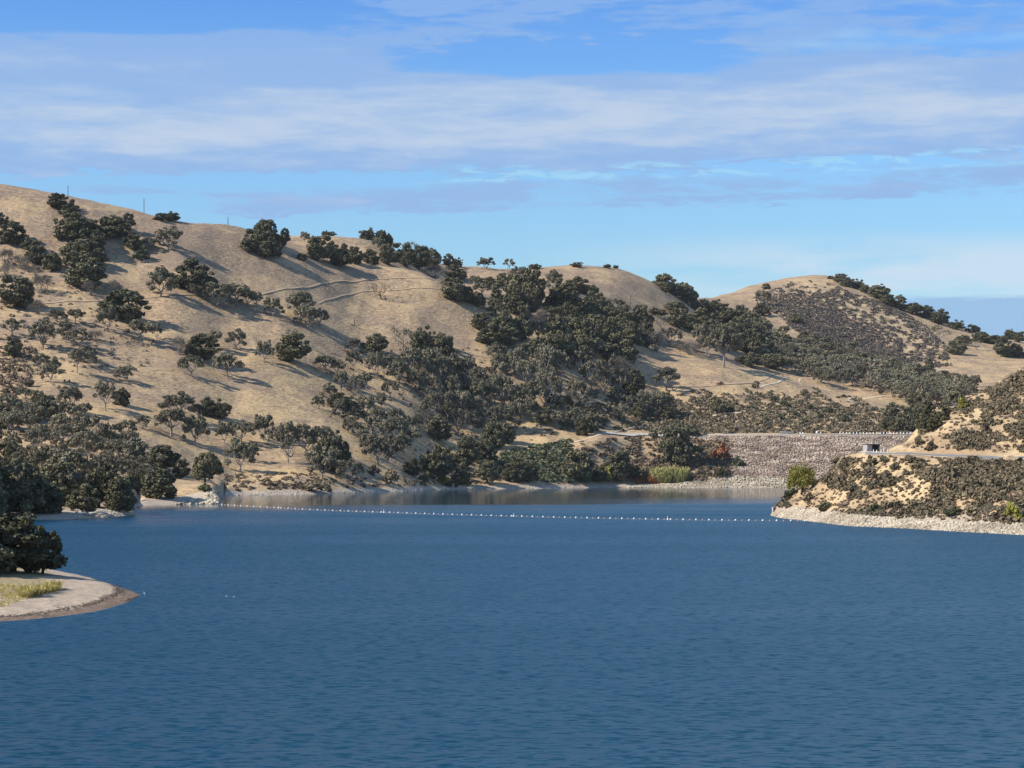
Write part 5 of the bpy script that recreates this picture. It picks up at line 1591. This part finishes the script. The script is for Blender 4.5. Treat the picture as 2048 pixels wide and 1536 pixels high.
strip("path", [(0, 612), (90, 607), (185, 602), (262, 597), (320, 593), (400, 590)], 1.4, M['track'], "narrow tan track crossing the left slope", land)
strip("path", [(510, 591), (610, 576), (690, 563), (760, 558), (835, 556), (884, 562)], 1.3, M['track'], "brown track curving across the upper bowl", land)
strip("path", [(634, 608), (687, 591), (737, 582), (790, 580), (885, 580)], 1.0, M['track'], "faint lower footpath in the bowl", land)
strip("path", [(1375, 773), (1450, 769), (1536, 754), (1570, 752)], 2.0, M['track'], "brown track across the grassy spur", land)
strip("path", [(1520, 775), (1560, 762), (1600, 757)], 1.4, M['dirt'], "short pale footpath near the end of the spur", land)
strip("path", [(1225, 863), (1260, 856), (1330, 843), (1400, 834), (1470, 826), (1530, 822)], 3.0, M['dirt'], "pale dirt road climbing the slope behind the dam", land)
strip("path", [(1700, 803), (1730, 798), (1765, 793)], 3.4, M['dirt'], "short pale dirt road at the end of the spur", land)
strip("path", [(1822, 810), (1860, 814), (1905, 818)], 3.0, M['dirt'], "pale trail in front of the valley wood", land)
strip("road", [(1210, 868), (1240, 869), (1290, 870), (1340, 872.5), (1400, 874), (1470, 873)], 7.0, M['concrete'], "pale road leading onto the dam crest", land, 'road')
strip("path", [(1050, 925), (1100, 905), (1140, 888), (1185, 874), (1215, 868)], 2.2, M['dirt'], "pale footpath climbing the side of the knoll", land)
strip("path", [(1755, 722), (1800, 727), (1850, 735), (1900, 741)], 4.0, M['dirt'], "pale strip of bare ground at the foot of the cone hill", land)

# headland road with shoulder
hr = [(1722, 905.5), (1760, 905.8), (1800, 906.3), (1850, 907.2), (1900, 909.8), (1950, 912.6), (2000, 915.2), (2048, 917.8), (2160, 921), (2300, 924)]
P = []
for px, py in hr:
    i = int(round((px - head.U[0]) / 2.5))
    rr = HY - F * (head.Z[i] - H) / head.Y[i]
    P.append(px)


def bench(name, k0, k1, px0, px1, mat, label, lift, cat, kind):
    """strip between two profile lines of the headland bench"""
    us = np.arange(px0, px1, 5.0)
    cols = np.array(sorted(HC))
    V = []
    for t in np.linspace(0, 1, 4):
        ya = pchip(cols.astype(float), np.array([HC[c][3][0] for c in cols], float), us)
        yb = pchip(cols.astype(float), np.array([HC[c][4][0] for c in cols], float), us)
        y = ya + (yb - ya) * (k0 + (k1 - k0) * t)
        x = (us - CX) / F * y
        z = np.array([head.height(a, b) for a, b in zip(x, y)])
        V.append(np.stack([x, y, z + lift], -1))
    V = np.stack(V, 1)
    m, k = V.shape[:2]
    i = np.arange(m - 1)[:, None] * k + np.arange(k - 1)[None]
    f = np.stack([i, i + k, i + 1 + k, i + 1], -1).reshape(-1, 4)
    o = link(name, mesh_from(name, V.reshape(-1, 3), f, mat, True))
    return tag(o, label, cat, kind=kind)


bench("road", .15, .95, 1730, 2540, M['asphalt'], "grey paved road along the headland bench", .10, "road", 'structure')
bench("road_verge", -.12, .13, 1724, 2540, M['dirt'], "pale gravel shoulder on the lake side of the headland road", .07, "verge", 'structure')

# ---------------------------------------------------------------- dam
dam = bpy.data.objects.new("dam", None)
dam_y0, dam_y1, dam_z = 1011.0, 1080.0, 24.2
dxa, dxb = 72.0, 225.0
dam.location = ((dxa + dxb) / 2, dam_y0, 0)
COL.objects.link(dam)
tag(dam, "rockfill dam of pinkish stone with a flat crest road", "dam")
ox, oy = dam.location[0], dam.location[1]
nx_, ny_ = 120, 60
gx = np.linspace(dxa, dxb, nx_)
gt = np.linspace(-.12, 1, ny_)
GX, GT = np.meshgrid(gx, gt, indexing='ij')
GY = dam_y0 + (dam_y1 - dam_y0) * GT
GZ = dam_z * GT - .25 + .35 * fbm(GX / 9, GY / 9, 31, 3)
GZ[:, -1] = dam_z
V = np.stack([GX - ox, GY - oy, GZ], -1).reshape(-1, 3)
i = np.arange(nx_ - 1)[:, None] * ny_ + np.arange(ny_ - 1)[None]
f = np.stack([i, i + ny_, i + ny_ + 1, i + 1], -1).reshape(-1, 4)
link("embankment", mesh_from("embankment", V, f, M['riprap'], True, {'tint': np.full(len(V), .45)}), dam)
n = 19000
rt = rg.uniform(.19, .985, n)
rp = np.stack([rg.uniform(dxa, dxb, n) - ox, (dam_y1 - dam_y0) * rt, dam_z * rt - .1 + rg.uniform(0, .25, n)], -1)
o = rocks("rock_facing", rp, .43, M['riprap'], rg, dam, .75)
o['kind'] = 'stuff'
n = 5600
rt = rg.uniform(-.02, .19, n)
rp = np.stack([rg.uniform(dxa, dxb, n) - ox, (dam_y1 - dam_y0) * rt, dam_z * rt - .1 + rg.uniform(0, .25, n)], -1)
o = rocks("bleached_rock_band", rp, .42, M['pale'], rg, dam, .75)
o['kind'] = 'stuff'


def box(x0, y0, z0, x1, y1, z1):
    v = np.array([(x0, y0, z0), (x1, y0, z0), (x1, y1, z0), (x0, y1, z0), (x0, y0, z1), (x1, y0, z1), (x1, y1, z1), (x0, y1, z1)], float)
    f = np.array([(0, 3, 2, 1), (4, 5, 6, 7), (0, 1, 5, 4), (1, 2, 6, 5), (2, 3, 7, 6), (3, 0, 4, 7)])
    return v, f


def boxes(name, lst, mat, parent=None, bevel=0.0, loc=(0, 0, 0)):
    vs, fs, n_ = [], [], 0
    for b_ in lst:
        v, f_ = box(*b_)
        vs.append(v)
        fs.append(f_ + n_)
        n_ += 8
    o = link(name, mesh_from(name, np.concatenate(vs), np.concatenate(fs), mat), parent, loc)
    if bevel:
        bm = o.modifiers.new("bevel", 'BEVEL')
        bm.width = bevel
        bm.segments = 2
    return o


boxes("crest_road", [(dxa - ox, dam_y1 - oy + .02, dam_z - 1.5, dxb - ox, dam_y1 - oy + 11, dam_z + .12)], M['concrete'], dam)
boxes("crest_kerb", [(dxa - ox, dam_y1 - oy + .4, dam_z + .13, dxb - ox, dam_y1 - oy + .75, dam_z + .55)], M['concrete'], dam)


def cyl_mesh(name, prof, mat, sides=12):
    """lathe: profile of (radius, height)"""
    th = np.arange(sides) * 2 * pi / sides
    V = np.concatenate([np.stack([np.cos(th) * r_, np.sin(th) * r_, th * 0 + z_], -1) for r_, z_ in prof])
    m_ = len(prof)
    i_ = np.arange(m_ - 1)[:, None] * sides + np.arange(sides)[None]
    j_ = np.arange(m_ - 1)[:, None] * sides + (np.arange(sides)[None] + 1) % sides
    f_ = np.stack([i_, j_, j_ + sides, i_ + sides], -1).reshape(-1, 4)
    return mesh_from(name, V, f_, mat, True)


# white guard posts along the crest
post_me = cyl_mesh("post", [(.25, -.3), (.25, 1.12), (.18, 1.3), (.001, 1.36)], M['white'])
band_me = cyl_mesh("reflector_band", [(.252, .92), (.258, .93), (.258, 1.02), (.252, 1.03)], M['dark'])
k = 0
for px in np.arange(1680, 1836, 6.72):
    y = dam_y1 + 1.2
    r_ = bpy.data.objects.new("guard_post", post_me)
    r_.location = ((px - CX) / F * y, y, dam_z + .10)
    COL.objects.link(r_)
    tag(r_, "white guard post in the evenly spaced row along the dam crest", "post", "guard posts along the dam crest")
    link("reflector_band", band_me, r_)
    k += 1

# gate panels, sign and small white markers at the left end of the crest
y = dam_y1 + 1.0
g0, g1 = (1560 - CX) / F * y, (1586 - CX) / F * y
gt_ = bpy.data.objects.new("gate", None)
gt_.location = ((g0 + g1) / 2, y, dam_z + .1)
COL.objects.link(gt_)
tag(gt_, "pale mesh gate panel at the left end of the dam crest", "gate")
hw_ = (g1 - g0) / 2
boxes("gate_frame", [(-hw_, -.05, 0, -hw_ + .1, .05, 1.7), (hw_ - .1, -.05, 0, hw_, .05, 1.7), (-hw_ + .1, -.04, 1.6, hw_ - .1, .04, 1.7), (-hw_ + .1, -.04, .1, hw_ - .1, .04, .2)], M['steel'], gt_)
boxes("mesh_panel", [(-hw_ + .1 + j * .33, -.03, .2, -hw_ + .22 + j * .33, .03, 1.6) for j in range(int((2 * hw_ - .2) / .33))], M['steel'], gt_)
for px, w_, h_, lab in ((1634, 1.0, 1.1, "square white sign board on the dam crest"), (1641.5, .5, .8, "small white sign beside the square board on the dam crest")):
    y2 = dam_y1 + 8.0
    s_ = bpy.data.objects.new("sign", None)
    s_.location = ((px - CX) / F * y2, y2, dam_z + .1)
    COL.objects.link(s_)
    tag(s_, lab, "sign", "signs on the dam crest")
    boxes("board", [(-w_ / 2, -.03, .8, w_ / 2, .03, .8 + h_)], M['white'], s_)
    boxes("sign_post", [(-.05, .035, -.2, .05, .12, .8 + h_ * .8)], M['steel'], s_)
for px, lab in ((1600.5, "white marker post left of the signs on the dam crest"), (1606, "short white marker post at the road edge near the crest gate")):
    o = link("marker_post", post_me, None, ((px - CX) / F * (dam_y1 + 2), dam_y1 + 2, dam_z + .1))
    tag(o, lab, "post", "marker posts on the dam crest")

# ---------------------------------------------------------------- valve shed on the headland bench
def hpoint(px, k):
    cols = np.array(sorted(HC)).astype(float)
    ya = float(pchip(cols, np.array([HC[int(c)][3][0] for c in cols], float), np.array([px]))[0])
    yb = float(pchip(cols, np.array([HC[int(c)][4][0] for c in cols], float), np.array([px]))[0])
    y_ = ya + (yb - ya) * k
    x_ = (px - CX) / F * y_
    return x_, y_, head.height(x_, y_)


sx, sy, sz = hpoint(1743, 1.6)
u_ = sy / F
shed = bpy.data.objects.new("shed", None)
shed.location = (sx, sy, sz)
shed.rotation_euler = (0, 0, radians(20))
COL.objects.link(shed)
tag(shed, "small flat-roofed grey shed on the headland bench in front of the dam", "shed")
w_, d_, hgt = 2.7, 1.6, 1.28
boxes("side_wall", [(-w_ / 2, -d_ / 2, 0, -w_ / 2 + 1.05, d_ / 2, hgt)], M['wall'], shed, .01)
boxes("rear_wall", [(-w_ / 2 + 1.052, d_ / 2 - .12, 0, w_ / 2, d_ / 2, hgt)], M['wall'], shed)
boxes("bay_shade_block", [(-w_ / 2 + 1.052, -d_ / 2 + .25, 0, w_ / 2 - .1, d_ / 2 - .122, hgt - .02)], M['dark'], shed)  # solid near-black block paints the shade of the shed's interior
boxes("corner_post", [(w_ / 2 - .1, -d_ / 2, 0, w_ / 2, -d_ / 2 + .1, hgt)], M['wall'], shed)
boxes("roof", [(-w_ / 2 - .12, -d_ / 2 - .22, hgt + .002, w_ / 2 + .16, d_ / 2 + .12, hgt + .13)], M['roof'], shed, .01)
boxes("floor_slab", [(-w_ / 2 - .4, -d_ / 2 - .35, -.30, w_ / 2 + 1.6, d_ / 2 + .4, .03)], M['concrete'], shed)
sm_post = cyl_mesh("post", [(.07, -.2), (.07, .48), (.045, .56), (.001, .58)], M['white'])
for j, (px, k_, lab) in enumerate(((1732, .9, "white bollard at the left corner of the shed"), (1747, .9, "white bollard before the shed's dark bay"), (1753.5, .9, "white bollard at the right corner of the shed"), (1762, 1.0, "white bollard between the shed and the pair of pipes"),
                                   (1775, 1.0, "white bollard farthest from the shed"), (1768, 1.5, "white bollard set back behind the others by the shed"))):
    x, y, z = hpoint(px, k_)
    tag(link("bollard", sm_post, None, (x, y, z + .06)), lab, "bollard", "bollards round the shed")
x, y, z = hpoint(1763.5, 1.6)
vp = bpy.data.objects.new("vent_pipe", cyl_mesh("vent_pipe", [(.10, -.1), (.10, .95), (.12, .96), (.12, 1.05), (.001, 1.06)], M['steel']))
vp.location = (x, y, z)
COL.objects.link(vp)
tag(vp, "grey vent pipe right of the shed", "pipe")
link("flange", cyl_mesh("flange", [(.101, .0), (.19, .0), (.19, .06), (.101, .06)], M['steel']), vp)

# gauge box on the waterline at the headland tip
x, y, z = at(1549.5, 1024, head)
gb = bpy.data.objects.new("gauge_house", None)
gb.location = (x - .15, y, max(z, .1))
gb.rotation_euler = (0, 0, radians(15))
gb.scale = (.8, .8, .72)
COL.objects.link(gb)
tag(gb, "little grey concrete gauge box at the headland tip", "gauge box")
boxes("box_wall", [(-.42, -.4, -.3, .42, .4, .98)], M['concrete'], gb, .02)
boxes("lid", [(-.47, -.45, .982, .47, .45, 1.08)], M['concrete'], gb, .01)
boxes("hatch", [(-.28, -.42, .18, .34, -.402, .86)], M['dark'], gb)

# ---------------------------------------------------------------- utility poles
for px, py, hpx, lab in ((136, 397, 26, "utility pole on the ridge, leftmost of the skyline poles"), (289, 421, 29, "utility pole on the ridge beside the hidden oaks"), (457, 448, 16, "short distant pole on the flat ridge"),
                         (742, 478, 29, "utility pole rising out of the skyline oaks"), (1015.5, 553, 19, "dark pole at the top of the diagonal wood"), (1261, 616, 27, "pole with crossarm on the far hill's lower face"), (1551, 692, 26, "pale pole in the valley wood under the cone hill")):
    x, y, z = at(px, py, land)
    h = hpx * y / F
    T = Tubes()
    T.add([(0, 0, -.6), (0, 0, h * .5), (0, 0, h)], [.19, .17, .14], 8)
    r_ = bpy.data.objects.new("utility_pole", None)
    r_.location = (x, y, z)
    COL.objects.link(r_)
    tag(r_, lab, "pole", "utility poles of the ridge line")
    link("pole_shaft", T.mesh("pole_shaft", M['barkp'] if px > 1500 else M['wood']), r_)
    if px in (1261,):
        boxes("crossarm", [(-1.2, -.26, h - .75, 1.2, -.15, h - .6)], M['wood'], r_)
        for sx_ in (-1.05, 0.45, 1.05):
            link("insulator", cyl_mesh("insulator", [(.05, h - .6), (.07, h - .5), (.03, h - .4)], M['white'], 8), r_, (sx_, -.2, 0))

# ---------------------------------------------------------------- float line
lp = np.array([(440, 1009.2), (557, 1016.3), (640, 1020.6), (767, 1025.2), (900, 1029.6), (1027, 1033.0), (1140, 1035.8), (1335, 1039.5), (1480, 1041.4), (1560, 1042.0), (1655, 1042.6)])


def on_line(px):
    py = float(pchip(lp[:, 0], lp[:, 1], np.array([px]))[0])
    y_ = H * F / (py - HY)
    return (px - CX) / F * y_, y_


xs = [444.0]
while xs[-1] < 1655:
    xs.append(xs[-1] + 6.2 + (xs[-1] - 445) * .0071)
cable = Tubes()
cp = np.array([(*on_line(p), -.01) for p in np.linspace(436, 1660, 200)])
cable.add(cp, np.full(200, .022), 5)
tag(link("float_rope", cable.mesh("float_rope", M['steel'])), "thin rope of the float line across the reservoir", "rope")
big = cyl_mesh("float_body", [(.001, -.20), (.12, -.17), (.19, -.08), (.21, .02), (.19, .12), (.12, .20), (.06, .225), (.001, .23)], M['buoyw'], 14)
sml = cyl_mesh("float_body", [(.001, -.13), (.08, -.11), (.125, -.05), (.135, .02), (.12, .08), (.07, .13), (.001, .145)], M['buoyo'], 12)
eye = cyl_mesh("rope_eye", [(.035, .22), (.05, .23), (.05, .27), (.035, .29), (.001, .29)], M['steel'], 8)
marks = (557, 767, 1027, 1335)
segs = ("between the near-left rocks and the first tall marker", "between the first and second tall markers", "between the second and third tall markers", "between the third and fourth tall markers", "from the fourth tall marker to the headland")
for j, px in enumerate(xs):
    if px > 1652:
        break
    x, y = on_line(px)
    s_ = segs[sum(px > m_ for m_ in marks)]
    if j % 2 == 0:
        o = link("float", big, None, (x, y, .06))
        link("rope_eye", eye, o)
        o.scale = (.84, .84, .84)
        tag(o, f"white ball float in the line {s_}", "float", f"white floats {s_}")
    else:
        o = link("small_float", sml, None, (x, y, .05))
        tag(o, f"small faded orange float in the line {s_}", "float", f"small orange floats {s_}")
ml = ("tall white marker float, leftmost of the four on the line", "tall white marker float, second of the four from the left", "tall white marker float, third of the four from the left", "tall white marker float, rightmost of the four on the line")
for px, lab in zip(marks, ml):
    x, y = on_line(px)
    r_ = bpy.data.objects.new("marker_float", None)
    r_.location = (x + .05, y + .25, 0)
    r_.scale = (.68, .68, .68)
    COL.objects.link(r_)
    tag(r_, lab, "marker float", "tall marker floats on the line")
    link("marker_body", cyl_mesh("marker_body", [(.001, -.2), (.24, -.18), (.26, .0), (.24, .22), (.10, .34), (.09, .35)], M['buoyw']), r_)
    link("marker_column", cyl_mesh("marker_column", [(.088, .35), (.085, .80), (.10, .82), (.10, .95), (.001, .98)], M['buoyw']), r_)

# ---------------------------------------------------------------- birds
def bird(x, y, z, s, ang, label, tall=False):
    T = Tubes()
    if tall:   # egret standing in the shallows
        T.add([(0, 0, .34), (.05, 0, .42), (.16, 0, .46), (.26, 0, .40)][::-1], [.015, .06, .075, .03][::-1], 8)
        T.add([(.03, 0, .44), (-.05, 0, .55), (-.01, 0, .66), (-.07, 0, .74), (-.14, 0, .74)], [.04, .025, .02, .028, .006], 8)
        T.add([(.10, .02, .40), (.10, .02, .0)], [.012, .010], 6)
        T.add([(.13, -.02, .40), (.13, -.02, .0)], [.012, .010], 6)
    else:      # gull afloat
        T.add([(-.20, 0, .06), (-.10, 0, .08), (.05, 0, .07), (.20, 0, .10), (.26, 0, .12)], [.02, .08, .09, .045, .01], 10)
        T.add([(-.14, 0, .10), (-.20, 0, .19), (-.25, 0, .20), (-.31, 0, .19)], [.05, .04, .035, .006], 8)
    o = link("gull" if not tall else "egret", T.mesh("bird", M['bird']), None, (x, y, z))
    o.scale = (s, s, s)
    o.rotation_euler = (0, 0, ang)
    tag(o, label, "bird")


bx, by_, _ = (288 - CX) / F * 174.5, 174.5, 0
bird(bx, by_, -.06, .5, .4, "white egret standing in the shallows off the sandy point", True)
for px, py, lab in ((453, 1193, "white gull afloat off the sandy point, left-hand of two"), (468, 1194, "white gull afloat off the sandy point, right-hand of two")):
    y = H * F / (py - HY)
    bird((px - CX) / F * y, y, -.02, .34, .3, lab)

# ---------------------------------------------------------------- air
hv, hf = box(-9600, -450, -4, 9600, 9600, 330)
hm = bpy.data.materials.new("haze_air")
hm.use_nodes = True
ht = NT(hm.node_tree)
for nd in list(ht.n):
    ht.n.remove(nd)
ho = ht.new('ShaderNodeOutputMaterial')
hp_ = ht.new('ShaderNodeVolumePrincipled')
hp_.inputs['Color'].default_value = (0.80, 0.90, 1.0, 1)
hp_.inputs['Density'].default_value = 0.00002
ht.link(hp_.outputs[0], ho.inputs['Volume'])
hz = link("haze", mesh_from("haze", hv, hf, hm))
tag(hz, "thin bluish haze filling the air over the lake and hills", "haze", kind='stuff')
